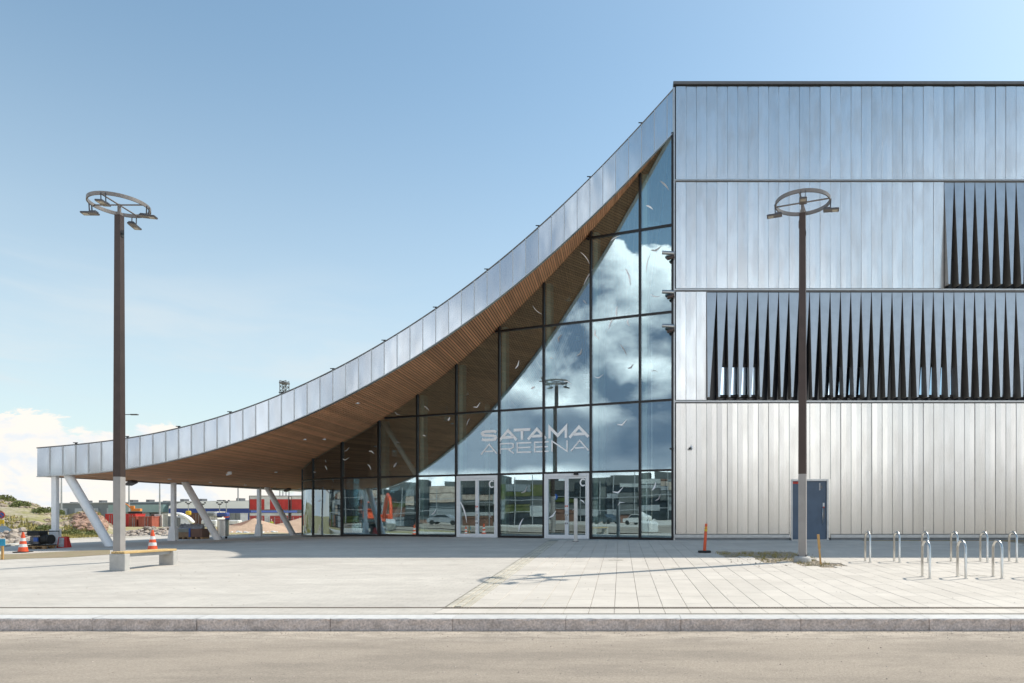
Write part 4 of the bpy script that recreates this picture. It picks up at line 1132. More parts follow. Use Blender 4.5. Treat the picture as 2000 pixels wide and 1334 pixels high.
def bench():
    a = GP(228, 1115.5); c = GP(324, 1103.5)
    d = (c - a); ang = math.atan2(d.y, d.x) - math.pi / 2; L = math.hypot(d.x, d.y)
    ang *= 1.0
    o = empty('bench', 'low timber bench on two concrete slab ends beside the left lamp post', 'bench', (a.x, a.y, min(a.z, c.z)), ang)
    H = .42
    for y, H2 in ((0, H), (L, H)):
        b = MB(); b.bbox((-.225, y, -.05), (.225, y + .16, H2), .012); b.build('slab_end', M['concrete'], o)
    for i in range(4):
        x = -.20 + i * .10; b = MB(); b.bbox((x + .004, .02, H + .002), (x + .096, L + .15, H + .055), .008); b.build('slat', M['bench_wood'], o)
    b = MB(); b.box((-.14, .16, H - .08), (-.10, L, H - .002)); b.box((.10, .16, H - .08), (.14, L, H - .002)); b.build('rail', M['galv'], o)
bench()

def hoops():
    b = MB(); h = .855; l = .37; r = .027; pts = [(0, 0, -.03), (0, 0, h - l / 2 + .02)]
    for k in range(1, 12):
        a = math.pi * k / 12; pts.append((0, l / 2 - l / 2 * math.cos(a), h - r - l / 2 + math.sin(a) * l / 2))
    pts += [(0, l, h - l / 2 + .02), (0, l, -.02)]
    b.tube(pts, r, 12); tm = b.mesh('hoop', M['stainless'])
    f = MB(); f.cyl((0, 0, -.012), (0, 0, .008), .055, n=14); fm = f.mesh('foot_plate', M['stainless'])
    ordn = ['first', 'second', 'third', 'fourth', 'fifth', 'sixth']
    k = 0
    for row, (Y, xs) in enumerate(((18.57, (6.79, 7.59, 8.37, 9.17, 9.98, 10.78)), (15.03, (6.81, 7.60, 8.40, 9.20)))):
        for i, X in enumerate(xs):
            if row == 0: lab = ordn[i] + ' stainless bicycle hoop from the left in the back row'
            else: lab = ordn[i] + ' stainless bicycle hoop from the left in the front row, nearest the kerb'
            if row == 1 and i == 3: lab = 'stainless bicycle hoop cut off by the right edge of the photo'
            o = empty('bicycle_hoop', lab, 'bicycle rack', (X, Y, gz(X, Y)), rnd.uniform(-.015, .015), 'bicycle hoops on the tiles')
            link('tube', tm, o)
            for yy in (0, l): link('foot_plate', fm, o, (0, yy, .0 + yy * .03))
hoops()

def cone(p, s, label):
    o = empty('traffic_cone', label, 'traffic cone', p, rnd.uniform(0, 1), 'orange and white traffic cones')
    b = MB(); b.bbox((-.22, -.22, 0), (.22, .22, .035), .012); b.build('foot', M['black'], o)
    rr = lambda z: .165 - (.165 - .035) * z / .72
    zs = [.035, .20, .31, .42, .53, .745]; cols = ['orange', 'white_band', 'orange', 'white_band', 'orange']
    for i in range(5):
        b = MB(); b.lathe([(rr(zs[i]), zs[i]), (rr(zs[i + 1]), zs[i + 1])], (0, 0, 0), 20); b.build('band', M[cols[i]], o)
    o.scale = (s, s, s)
    return o
cone(GP(45, 1079), 1.0, 'orange and white traffic cone on bare soil near the left generator')
cone(GP(298, 1077), 1.0, 'orange and white traffic cone half hidden behind the bench')

def misc_near():
    p = GP(1376, 1079.5)
    o = empty('delineator_post', 'leaning red plastic marker post with yellow band on a black foot', 'marker post', p)
    b = MB(); b.bbox((-.20, -.11, 0), (.20, .11, .07), .02); b.build('foot', M['black'], o)
    b = MB(); b.cyl((0, 0, .06), (.055, 0, .92), .052, .040, 14); b.build('tube', M['orange'], o)
    b = MB(); b.cyl((.04, 0, .68), (.0455, 0, .76), .0465, .046, 14); b.build('band', M['yellow'], o)
    b = MB(); b.cyl((.047, 0, .79), (.049, 0, .82), .0455, .0445, 14); b.build('band', M['yellow'], o)
    p = GP(1603, 1102); o = empty('survey_stake', 'thin leaning wooden stake stuck in gravel right of the lamp post', 'wooden stake', p, .3)
    b = MB(); b.box((-.022, -.012, -.05), (.022, .012, .80), 0, Matrix.Rotation(R(-6), 4, 'Y')); b.build('stick', M['stake_wood'], o)
    b = MB(); b.box((-.045, -.016, .42), (.035, -.0125, .80), 0, Matrix.Rotation(R(-6), 4, 'Y')); b.build('marker_board', M['stake_wood'], o)
    p = GP(1124.5, 1058); o = empty('door_opener_pillar', 'slim grey steel pillar in front of the right white door', 'pillar', p)
    b = MB(); b.bbox((-.07, -.05, 0), (.07, .05, 1.70), .01); b.build('body', M['trim'], o)
    b = MB(); b.box((-.12, -.1, 0), (.12, .1, .02)); b.build('foot', M['trim_dark'], o)
    p = GP(5, 1093); o = empty('notice_board', 'small turquoise board on a wooden stake at the left edge', 'sign', p)
    b = MB(); b.box((-.028, -.02, -.1), (.028, .02, .72)); b.build('stake', M['stake_wood'], o)
    b = MB(); b.box((-.12, -.04, .44), (.11, -.021, .66), 0); b.box((-.12, -.04, .661), (.11, -.021, .70), 1); b.build('board', [M['turq'], M['white_band']], o)
misc_near()

def left_yard():
    # generator on pallet
    p = GP(80, 1071); o = empty('generator', 'black open frame generator on a wooden pallet by the white column', 'generator', p, -.06)
    for yy in (-.35, 0, .35):
        for xx in (-.5, 0, .42):
            b = MB(); b.box((xx, yy - .05, 0), (xx + .12, yy + .05, .09)); b.build('pallet_block', M['pallet'], o)
    b = MB(); b.box((-.55, -.4, .09), (.6, .4, .115)); b.build('pallet_deck', M['pallet'], o)
    b = MB()
    for y in (-.3, .3): b.tube([(-.48, y, .13), (-.48, y, .68), (.48, y, .68), (.48, y, .13)], .017, 8, closed=True)
    for x in (-.48, .48):
        for z in (.13, .68): b.cyl((x, -.3, z), (x, .3, z), .017, n=8)
    b.build('frame', M['black'], o)
    b = MB(); b.bbox((-.40, -.22, .50), (.12, .22, .665), .03); b.build('tank', M['black'], o)
    b = MB(); b.cyl((.08, 0, .36), (.44, 0, .36), .19, n=18); b.build('alternator', M['black'], o)
    b = MB(); b.bbox((-.3, -.2, .16), (.06, .2, .48), .03); b.build('engine', M['trim_dark'], o)
    b = MB(); b.box((-.06, -.27, .28), (.10, -.22, .44)); b.build('socket_panel', M['blue'], o)
    b = MB(); b.cyl((-.4, -.24, .25), (-.22, -.24, .25), .07, n=12); b.build('recoil_cover', M['galv'], o)
    p = GP(125, 1069.5); o = empty('tool_bag', 'red bag with grey front lying at the foot of the left column', 'bag', p, .1)
    b = MB(); b.add([(-.2, -.12, 0), (.2, -.12, 0), (.2, .14, 0), (-.2, .14, 0), (-.17, -.05, .42), (.13, -.05, .45), (.14, .08, .43), (-.17, .08, .40)], [(0, 3, 2, 1), (4, 5, 6, 7), (0, 1, 5, 4), (1, 2, 6, 5), (2, 3, 7, 6), (3, 0, 4, 7)]); b.build('bag_body', M['cred'], o)
    b = MB(); b.add([(-.13, -.135, .03), (.08, -.135, .03), (.05, -.075, .40), (-.13, -.075, .40)], [(0, 1, 2, 3)]); b.add([(-.13, -.125, .03), (.08, -.125, .03), (.05, -.065, .40), (-.13, -.065, .40)], [(3, 2, 1, 0)]); b.build('pocket', M['tarp'], o)
    # crates on pallets
    for x, w, lab, m1 in ((365, .66, 'left pallet crate filled with crumpled grey sacks', 'box_brown'), (390, .66, 'right pallet crate with blue corner and dark sides', 'cbrown')):
        p = GP(x, 1052.5); o = empty('pallet_crate', lab, 'crate', p, .03, 'crates beside the second column')
        for q in (-.28, 0, .28): b = MB(); b.box((q - .05, -.35, 0), (q + .05, .35, .10)); b.build('runner', M['pallet'], o)
        b = MB(); b.box((-w/2, -.35, .10), (w/2, .35, .38)); b.build('lower_board', M[m1], o)
        b = MB(); b.box((-w/2, -.36, .382), (w/2, .36, .56)); b.build('upper_board', M['box_grey'] if x < 380 else M['cbrown'], o)
        if x > 380:
            b = MB(); b.box((-w/2 - .04, -.38, .12), (-w/2 + .05, -.361, .58)); b.build('corner_wrap', M['blue'], o)
        b = MB()
        for q in range(4 if x < 380 else 3):
            cx = -.26 + q * .17; b.add([(cx - .09, -.25, .56), (cx + .09, -.25, .56), (cx + .09, .2, .56), (cx - .09, .2, .56), (cx + .02, -.1, .82 + rnd.uniform(-.06, .06)), (cx + .12, .05, .78)], [(0, 1, 5, 4), (1, 2, 5), (2, 3, 4, 5), (3, 0, 4)])
        b.build('sack', M['tarp'], o)
    p = GP(402, 1051.5); o = empty('plastic_bin', 'small grey plastic bucket beside the dark crate', 'bin', p)
    b = MB(); b.lathe([(.13, 0), (.17, .38)], (0, 0, 0), 16); b.build('bucket', M['cgrey'], o); b = MB(); b.lathe([(.18, .38), (.18, .41)], (0, 0, 0), 16); b.build('rim', M['galv'], o)
    p = GP(436, 1052); o = empty('waste_container', 'tall shiny cylindrical bin on castors behind the slanted column', 'bin', p)
    b = MB(); b.cyl((0, 0, .13), (0, 0, 1.0), .27, .29, 20); b.build('drum', M['stainless'], o)
    b = MB(); b.cyl((0, 0, 1.002), (0, 0, 1.05), .31, .29, 20); b.build('lid', M['galv'], o)
    for q in (-.16, .16):
        b = MB(); b.cyl((q, -.03, .06), (q, .03, .06), .06, n=10); b.build('castor', M['black'], o)
    # pale kerb along the outer edge of the square
    root = empty('pale_kerb', 'pale kerb along the outer edge of the paving beyond the columns', 'kerb')
    pts = [(-60, 27.2), (-40, 27.6), (-25.9, 28.4), (-29.6, 36), (-28.5, 42.2), (-20, 46.5), (-12, 47.4)]
    for (x0, y0), (x1, y1) in zip(pts, pts[1:]):
        n = max(1, int(math.hypot(x1 - x0, y1 - y0) / 2.0))
        for i in range(n):
            a = Vector((x0 + (x1 - x0) * i / n, y0 + (y1 - y0) * i / n)); c = Vector((x0 + (x1 - x0) * (i + 1) / n, y0 + (y1 - y0) * (i + 1) / n)); d = (c - a).normalized(); nr = Vector((-d.y, d.x)) * .16
            a = a + d * .01; c = c - d * .01; b = MB(); z = max(gz(a.x, a.y), gz(c.x, c.y)) + .06
            b.prism([a - nr, c - nr, c + nr, a + nr], z - .35, z); b.build('kerb_stone', M['pale_kerb'], root)
left_yard()

# ------------------------------------------------------------------ rough ground, mound, heaps
def rock_mesh(b, c, r, mi=0):
    t = (1 + 5 ** .5) / 2
    V = [(-1, t, 0), (1, t, 0), (-1, -t, 0), (1, -t, 0), (0, -1, t), (0, 1, t), (0, -1, -t), (0, 1, -t), (t, 0, -1), (t, 0, 1), (-t, 0, -1), (-t, 0, 1)]
    Fc = [(0, 11, 5), (0, 5, 1), (0, 1, 7), (0, 7, 10), (0, 10, 11), (1, 5, 9), (5, 11, 4), (11, 10, 2), (10, 7, 6), (7, 1, 8), (3, 9, 4), (3, 4, 2), (3, 2, 6), (3, 6, 8), (3, 8, 9), (4, 9, 5), (2, 4, 11), (6, 2, 10), (8, 6, 7), (9, 8, 1)]
    sx, sy, sz = rnd.uniform(.7, 1.3), rnd.uniform(.7, 1.3), rnd.uniform(.45, .9); a = rnd.uniform(0, 6)
    vs = []
    for v in V:
        k = r / 1.9 * rnd.uniform(.8, 1.15); x, y, z = v[0] * k * sx, v[1] * k * sy, v[2] * k * sz
        vs.append((c[0] + x * math.cos(a) - y * math.sin(a), c[1] + x * math.sin(a) + y * math.cos(a), c[2] + z))
    b.add(vs, Fc, mi)
def ridge(px):                                          # photo silhouette of the overgrown mound
    return float(np.interp(px, [-200, 0, 25, 50, 72, 90, 104, 116, 135, 160, 178, 190, 205, 230, 262, 300], [972, 978, 981, 981.5, 988, 997, 1005, 1010, 1009, 1001, 998, 1003, 1018, 1036, 1050, 1060]))
def mound_h(X, Y):
    Y0 = 74.; px = PX + X * F / Y
    zr = CZ + (PY - ridge(px)) * Y0 / F
    g = G(X, Y)
    d = (Y - Y0) / 15.
    k = max(0., 1 - d * d) if abs(d) < 1 else 0
    h = (zr - g) * k ** .9
    nz = noise.noise(Vector((X * .35, Y * .35, 0))) * .5 + noise.noise(Vector((X * 1.1, Y * 1.1, 5))) * .22
    return g + max(0, h) + nz * min(1, max(0, h)) * (.5 if k < .95 else .25)
def terrain_bits():
    b = MB(); xs = np.arange(-92, -38, .7); ys = np.arange(58, 91, .7); n = len(xs)
    b.add([(x, y, mound_h(x, y) - .02) for y in ys for x in xs], [(j * n + i, j * n + i + 1, (j + 1) * n + i + 1, (j + 1) * n + i) for j in range(len(ys) - 1) for i in range(n - 1)], 0, True)
    tag(b.build('hill', M['mound']), kind='structure')
    st = MB()
    for _ in range(1000):
        X = rnd.uniform(-72, -51); Y = rnd.uniform(60, 76); z = mound_h(X, Y)
        if z < -.5: continue
        if noise.noise(Vector((X * .3, Y * .3, 9))) < -.05: continue
        rock_mesh(st, (X, Y, z), rnd.uniform(.10, .32) * rnd.uniform(.5, 1.3))
    tag(st.build('mound_rocks', M['rock_tan']), 'broken stones scattered over the overgrown mound', 'rocks', kind='stuff')
    rr = MB()
    for _ in range(260):
        px = rnd.uniform(150, 205); Y = rnd.uniform(60, 68); X = (px - PX) * Y / F
        rock_mesh(rr, (X, Y, mound_h(X, Y) + .1), rnd.uniform(.15, .4))
    tag(rr.build('red_rocks', M['rock_red']), 'reddish blasted rock heap between the columns at the left', 'rocks', kind='stuff')
    # nearer rubble heaps
    def heap(cx, cy, rx, ry, h, n, m_, rmin, rmax, label):
        q = MB()
        for _ in range(n):
            a = rnd.uniform(0, 6.28); r = math.sqrt(rnd.random()); x = cx + rx * r * math.cos(a); y = cy + ry * r * math.sin(a)
            rock_mesh(q, (x, y, G(x, y) + h * (1 - r) * rnd.uniform(.3, 1)), rnd.uniform(rmin, rmax))
        tag(q.build('rubble', m_), label, 'rubble', kind='stuff')
    def at(px, Y): return (px - PX) * Y / F, Y
    heap(*at(35, 36.5), 1.9, 1.6, .75, 420, M['rock'], .08, .28, 'grey rubble heap behind the left traffic cone')
    heap(*at(300, 52), 5.0, 2.6, .85, 700, M['rock'], .08, .26, 'low pale rubble bank behind the second traffic cone')
    heap(*at(180, 50), 7., 2.5, .12, 160, M['rock'], .07, .22, 'stones scattered on the dry grass beyond the columns')
    heap(*at(470, 60), 3.4, 1.6, .35, 200, M['bigbag'], .08, .2, 'pale crushed stone heap left of the sand')
    # grass tufts and bushes
    t = MB()
    for _ in range(9000):
        Y = rnd.uniform(46, 88); px = rnd.uniform(-60, 420); X = (px - PX) * Y / F
        if px > 195 and Y > 57: continue
        if noise.noise(Vector((X * .16, Y * .16, 2))) < -.08: continue
        z = mound_h(X, Y) if X < -39 and 59 < Y < 89 else G(X, Y)
        h = rnd.uniform(.10, .34)
        for k in range(3):
            a = rnd.uniform(0, 6.28); w = rnd.uniform(.04, .10); d = Vector((math.cos(a), math.sin(a), 0)); p = Vector((X + rnd.uniform(-.2, .2), Y + rnd.uniform(-.2, .2), z))
            t.add([p - d * w, p + d * w, p + d * rnd.uniform(-.1, .1) + Vector((0, 0, h))], [(0, 1, 2)])
    tag(t.build('dry_grass', M['tuft']), 'yellow green dry grass on the waste ground and mound', 'grass', kind='stuff')
    spots = [(40, 68, 1.0, 'low dark bush on the left face of the mound'), (78, 66, .9, 'small round bush low on the mound left of the column'), (100, 70, 1.3, 'bush at the right end of the mound by the column'), (182, 58, .8, 'small bush between the slanted column and the column'), (88, 60, .8, 'low bush on the grass left of the thin column'), (140, 58, .9, 'weedy bush on the grass behind the slanted column'), (10, 72, 1.1, 'bush high on the mound at the photo edge')]
    for px, Y, s, lab in spots:
        X = (px - PX) * Y / F; z = mound_h(X, Y) if X < -39 and 59 < Y < 89 else G(X, Y)
        o = empty('bush', lab, 'bush', (X, Y, z), 0, 'bushes on the waste ground')
        b = MB(); st_ = MB()
        for _ in range(6):
            a = rnd.uniform(0, 6.28); st_.cyl((0, 0, 0), (math.cos(a) * .5 * s, math.sin(a) * .5 * s, s * .6), .02, .008, 5)
        st_.build('stem', M['cbrown'], o)
        for _ in range(420):
            v = Vector((rnd.gauss(0, 1), rnd.gauss(0, 1), rnd.gauss(0, 1))).normalized() * rnd.random() ** .4 * s * .75; v.z = abs(v.z) * .8 + .02; v.x *= 1.3
            q = Vector((rnd.uniform(-1, 1), rnd.uniform(-1, 1), rnd.uniform(-1, 1))).normalized() * .09 * s; q2 = q.orthogonal().normalized() * .06 * s
            b.add([v - q, v + q2, v + q, v - q2], [(0, 1, 2, 3)])
        b.build('crown', M['bush'], o)
    # sand heaps
    for apx, apy, Y, w, lab, m_ in ((497, 1012, 62, 4.6, 'sand heap with a darker upper left side in front of the red site cabins', M['sand']), (592, 1010, 66, 6.0, 'broad sand heap running behind the glass corner', M['sand']), (455, 1028, 64, 2.6, 'low sand ridge left of the large sand heap', M['sand'])):
        p = P(apx, apy, Y); b = MB(); n = 26; rings = 9; g = G(p.x, Y) - .1; vs = [tuple(p)]; fs = []
        for j in range(1, rings + 1):
            for i in range(n):
                a = 2 * math.pi * i / n; r = w * (j / rings) ** 1.05 * (1 + .12 * noise.noise(Vector((math.cos(a) * 2, math.sin(a) * 2, apx))))
                z = p.z + (g - p.z) * (j / rings) ** .92 + noise.noise(Vector((a * 3, j, apx))) * .10
                vs.append((p.x + r * math.cos(a), Y + r * math.sin(a) * .9, z))
        for i in range(n): fs.append((0, 1 + i, 1 + (i + 1) % n))
        for j in range(rings - 1):
            for i in range(n): fs.append((1 + j * n + i, 1 + (j + 1) * n + i, 1 + (j + 1) * n + (i + 1) % n, 1 + j * n + (i + 1) % n))
        b.add(vs, fs, 0, True); ob = b.build('sand_heap', [m_, M['sand_dark']]); tag(ob, lab, 'sand heap')
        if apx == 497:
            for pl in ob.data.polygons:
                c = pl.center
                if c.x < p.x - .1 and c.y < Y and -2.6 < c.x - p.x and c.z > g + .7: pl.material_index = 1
terrain_bits()

# ------------------------------------------------------------------ far yard
def corr_box(b, x0, x1, y0, y1, z0, z1, mi=0, pitch=.55, d=.09):
    n = max(2, int((x1 - x0) / pitch)); 
    poly = []
    for i in range(n):
        a = x0 + (x1 - x0) * i / n; w = (x1 - x0) / n
        poly += [(a, y0), (a + w * .35, y0), (a + w * .5, y0 + d), (a + w * .85, y0 + d)]
    poly += [(x1, y0), (x1, y1), (x0, y1)]
    b.prism(poly, z0, z1, mi)
def container(xa, xb, yt, Y, h, m_, label, end=False):
    s = F / Y; x0, x1 = (xa - PX) / s, (xb - PX) / s; z1 = CZ + (PY - yt) / s; z0 = z1 - h
    o = empty('shipping_container', label, 'container', ((x0 + x1) / 2, Y, z0), 0, 'containers on the waste ground'); w = (x1 - x0) / 2
    b = MB(); corr_box(b, -w, w, .06, 2.5, .12, h - .12); b.build('corrugated_wall', m_, o)
    b = MB(); b.box((-w - .05, 0, 0), (w + .05, 2.55, .119)); b.box((-w - .05, 0, h - .119), (w + .05, 2.55, h)); b.box((-w - .05, 0, .12), (-w - .001, .15, h - .12)); b.box((w + .001, 0, .12), (w + .05, .15, h - .12)); b.build('frame', m_, o)
    b = MB(); b.box((-.05, -.03, .2), (.0, .04, h - .2)); b.box((w * .4, -.03, .2), (w * .4 + .05, .04, h - .2)); b.build('lock_rod', M['galv'], o)
container(206, 222, 1003.5, 118, 2.6, M['cred'], 'dark red container half hidden by the left lamp post')
container(245, 264, 1003.5, 118, 2.6, M['cred'], 'dark red container just right of the lamp post, behind')
container(252, 266, 1008.5, 112, 2.3, M['cred2'], 'low bright red open container right of the lamp post')
container(271, 296, 1008.5, 112, 2.4, M['cred2'], 'faded red ribbed container with a pale stripe')
container(296, 301, 1005, 114, 2.4, M['cbrown'], 'narrow dark brown container end')
container(302, 316, 1004.5, 114, 2.5, M['cwhite'], 'dirty white ribbed container with dark seams')
container(318, 328, 1003, 110, 2.6, M['cwhite'], 'small white cabin with a pinkish stripe next to a dark one')
container(328, 338, 1008, 106, 2.3, M['cgrey'], 'dark grey container left of the second column')
container(344, 352, 1011, 106, 1.7, M['cgrey'], 'grey machine box right of the second column')
container(371, 395, 1001.5, 125, 2.7, M['cbrown'], 'rust brown container under a yellow load behind the crates')
container(404, 424, 999, 125, 2.6, M['cwhite'], 'pale turquoise site box beyond the slanted column')
container(449, 469, 1002, 120, 2.4, M['cgrey'], 'grey site box left of the sand heap')

def cabins():
    Y = 133.; s = F / Y
    def X(x): return (x - PX) / s
    def Zz(y): return CZ + (PY - y) / s
    k = 0
    labs = ['upper left red and white site cabin stacked on another', 'upper right red and white site cabin, above the sand', 'lower left red and white site cabin behind the sand heap', 'lower right red and white site cabin behind the sand']
    for (yt, yb) in ((968, 997), (1001, 1027)):
        for xa, xb in ((487.5, 563), (569, 640)):
            o = empty('site_cabin', labs[k], 'site cabin', (X((xa + xb) / 2), Y, Zz(yb)), 0, 'stacked site cabins'); w = (X(xb) - X(xa)) / 2; h = Zz(yt) - Zz(yb)
            b = MB(); corr_box(b, -w, w, .05, 3, .15, h * .76, 0, .8, .05); b.build('red_wall', M['cred'], o)
            b = MB(); b.box((-w, .03, h * .76), (w, 3, h - .12)); b.build('white_band', M['cwhite'], o)
            b = MB(); b.box((-w - .1, -.03, h - .12), (w + .1, 3.1, h)); b.box((-w - .1, -.03, 0), (w + .1, 3.1, .149)); b.box((-w - .1, -.03, .15), (-w, .3, h - .12)); b.box((w, -.03, .15), (w + .1, .3, h - .12)); b.build('frame', M['trim_dark'], o)
            b = MB(); b.box((-.3 - w * .15, -.02, .2), (.75 - w * .15, .045, h * .76)); b.build('door', M['cwhite'], o)
            k += 1
cabins()

def hall():
    Y = 210.; s = F / Y
    o = empty('storage_hall', 'long white and blue fabric hall behind the construction yard', 'building', ((415 - PX) / s, Y, 0))
    X0, X1 = (330 - 415) / s, (490 - 415) / s; zt_ = CZ + (PY - 979) / s; zm = CZ + (PY - 993) / s
    b = MB(); b.prism([(X0, -1.5), (X1, -1.5), (X1, zm), (X0, zm)], 0, 30, 0, Matrix.Rotation(R(90), 4, 'X') @ Matrix.Scale(-1, 4, (0, 0, 1))); b.build('blue_wall', M['cblue'], o)
    b = MB(); pts = [(X0, zm + .02), (X1, zm + .02), (X1, zt_), (X0 + 5, zt_), (X0 + 2, zt_ - .9), (X0, zm + .8)]
    b.prism(pts, -.1, 30.1, 0, Matrix.Rotation(R(90), 4, 'X') @ Matrix.Scale(-1, 4, (0, 0, 1))); b.build('roof', M['hall_white'], o)
hall()
def warehouse():
    o = empty('warehouse', 'very long low grey warehouse across the horizon on the left', 'building', (0, 0, 0))
    a = P(112, 984, 430); c = P(640, 969, 330)
    a.z = c.z = 0; d = (c - a).normalized(); n = Vector((d.y, -d.x, 0)); L = (c - a).length
    za = CZ + (PY - 984) * 430 / F; zc = CZ + (PY - 969) * 330 / F
    Mx = Matrix(((d.x, -n.x, 0, a.x), (d.y, -n.y, 0, a.y), (0, 0, 1, 0), (0, 0, 0, 1)))
    zz = (za + zc) / 2
    b = MB(); b.box((0, 0, -3), (L, 60, za), 0, Mx); b.build('wall', M['whouse'], o)
    b = MB(); b.box((-.5, -.6, za), (L + .5, 60, za + .5), 0, Mx); b.build('roof', M['whouse_l'], o)
    for i in range(14):
        x = L * (i + .25) / 14; b = MB(); b.box((x, -.8, -2), (x + L / 30, -.01, za * .62), 0, Mx); b.build('loading_door', M['whouse_l'], o)
    b = MB(); b.box((L * .26, -3.5, za * .30), (L * .48, -.82, za * .85), 0, Mx); b.build('green_annex', M['whouse_g'], o)
    for i in range(15):
        x = L * (i + .5) / 15; b = MB(); b.box((x, 3, za + .5), (x + 3.2, 6, za + 1.9 - .8 * (i % 3 == 0)), 0, Mx); b.build('roof_vent', M['trim_dark'], o)
warehouse()
def hall_front(): pass

def far_things():
    # tall thin masts
    for x, yt, yb, Y, lab in ((120, 885, 1003, 240, 'thin light mast seen between the left column and the slanted one'), (252, 893, 1000, 240, 'thin light mast just right of the left lamp post'), (312, 900, 1000, 250, 'thin light mast left of the second column'), (465, 905, 985, 260, 'thin light mast above the blue and white hall')):
        s = F / Y; p = P(x, yb, Y); h = (yb - yt) / s
        o = empty('light_mast', lab, 'mast', p, 0, 'tall light masts on the horizon')
        b = MB(); b.cyl((0, 0, -1), (0, 0, h), .30, .14, 8); b.build('pole', M['galv'], o); b = MB(); b.box((-1, -.2, h), (1, .2, h + .3)); b.build('head', M['lamp_body'], o)
    # road lamp peeping right of the left post
    Y = 60.; s = F / Y; p = P(234, 1035, Y); h = (1035 - 810) / s
    o = empty('street_lamp', 'street lamp arm reaching out right of the tall left lamp post', 'street lamp', p)
    b = MB(); b.cyl((0, 0, 0), (0, 0, h), .10, .06, 10); b.build('pole', M['galv'], o)
    b = MB(); b.cyl((0, 0, h), (1.05, 0, h + .02), .035, n=8); b.build('arm', M['lamp_body'], o)
    b = MB(); b.bbox((.95, -.13, h - .04), (1.6, .13, h + .06), .03); b.build('lamp_head', M['lamp_body'], o)
    # lattice mast above the canopy
    Y = 230.; s = F / Y; p = P(555.5, 1000, Y); zt_ = (1000 - 744) / s; w = 6.0 / s
    o = empty('lattice_tower', 'top of a steel lattice tower showing above the canopy edge', 'tower', p)
    b = MB()
    for sx in (-w, w):
        for sy in (-w, w): b.cyl((sx, sy, 0), (sx, sy, zt_), .14, n=5)
    b.build('leg', M['trim_dark'], o); b = MB(); z = zt_ - 16
    k = 0
    while z < zt_ - .2:
        for sy in (-w, w): b.cyl((-w, sy, z), (w, sy, min(z + 1.4, zt_)), .09, n=4); b.cyl((w, sy, z), (-w, sy, min(z + 1.4, zt_)), .09, n=4); b.cyl((-w, sy, z), (w, sy, z), .08, n=4)
        z += 1.4
    b.build('bracing', M['trim_dark'], o)
    b = MB(); b.box((-w - .2, -w - .2, zt_ - 1.0), (w + .2, w + .2, zt_ - .5)); b.build('platform', M['trim_dark'], o)
    # round no-parking signs
    for x, y, Y, r, lab in ((4, 1006, 58, .30, 'round blue and red no parking sign at the left photo edge'), (50, 1005, 84, .30, 'smaller round blue and red no parking sign before the mound')):
        c = P(x, y, Y); g = G(c.x, Y); o = empty('road_sign', lab, 'road sign', (c.x, Y, g), 0, 'no parking signs'); h = c.z - g
        b = MB(); b.cyl((0, 0, -.1), (0, 0, h + r), .035, n=8); b.build('pole', M['galv'], o)
        b = MB(); b.cyl((0, -.05, h), (0, -.075, h), r, n=24, smooth=False); b.build('red_disc', M['red'], o)
        b = MB(); b.cyl((0, -.0755, h), (0, -.085, h), r * .74, n=24, smooth=False); b.build('blue_disc', M['blue'], o)
        b = MB(); b.box((-r * .8, -.094, h - .03), (r * .8, -.0855, h + .03), 0, Matrix.Translation((0, 0, h)) @ Matrix.Rotation(R(45), 4, 'Y') @ Matrix.Translation((0, 0, -h))); b.build('red_bar', M['red'], o)
        if x < 10: b = MB(); b.box((-.22, -.08, h - .75), (.22, -.04, h - .40)); b.build('extra_plate', M['yellow'], o)
    # portable light towers on the yard
    for x, yt, yb, Y, m_, lab in ((368, 984, 1000, 122, 'yellow', 'portable light tower on a yellow base'), (396, 985, 1001, 122, 'black', 'portable light tower behind the slanted column'), (429, 985, 1004, 115, 'black', 'portable light tower with black base on blue'), (442, 981, 1004, 115, 'orange', 'portable light tower with an orange body')):
        s = F / Y; p = P(x, yb, Y); h = (yb - yt) / s; o = empty('light_tower', lab, 'light tower', p, 0, 'portable light towers')
        b = MB(); b.cyl((0, 0, 0), (0, 0, h), .07, n=6); b.build('mast', M['galv'], o)
        for q in (-.26, -.09, .09, .26):
            b = MB(); b.bbox((q * 1.6 - .13, -.1, h - .1 + (.25 if abs(q) > .2 else 0)), (q * 1.6 + .13, .1, h + .14 + (.25 if abs(q) > .2 else 0)), .03); b.build('floodlight', M['lamp_body'], o)
        b = MB(); b.bbox((-.42, -.3, -.6), (.42, .3, .22), .15); b.build('housing', M[m_], o)
    # excavators
    def excavator(loc, rz, sc, label, m_):
        o = empty('excavator', label, 'excavator', loc, rz); o.scale = (sc,) * 3
        for y in (-1.1, 1.1):
            b = MB(); b.prism([(-1.9, .3), (-1.6, 0), (1.6, 0), (1.9, .3), (1.9, .6), (1.6, .9), (-1.6, .9), (-1.9, .6)], y - .25, y + .25, 0, Matrix.Rotation(R(90), 4, 'X')); b.build('track', M['black'], o)
        b = MB(); b.bbox((-1.9, -1.2, 1.0), (1.0, 1.2, 2.0), .12); b.build('body', m_, o)
        b = MB(); b.bbox((.0, .2, 2.01), (1.3, 1.2, 3.0), .1); cb = b.build('cab', m_, o)
        b = MB(); b.box((.1, .14, 2.2), (1.2, .199, 2.9)); b.box((1.301, .3, 2.2), (1.32, 1.1, 2.9)); b.build('window', M['win'], cb)
        b = MB(); b.tube([(1.0, -.2, 1.6), (2.4, -.2, 3.4), (3.9, -.2, 4.2), (5.2, -.2, 3.7)], .22, 6); b.build('boom', m_, o)
        b = MB(); b.tube([(5.2, -.2, 3.8), (5.9, -.2, 2.6), (6.0, -.2, 1.4)], .17, 6); b.build('stick', m_, o)
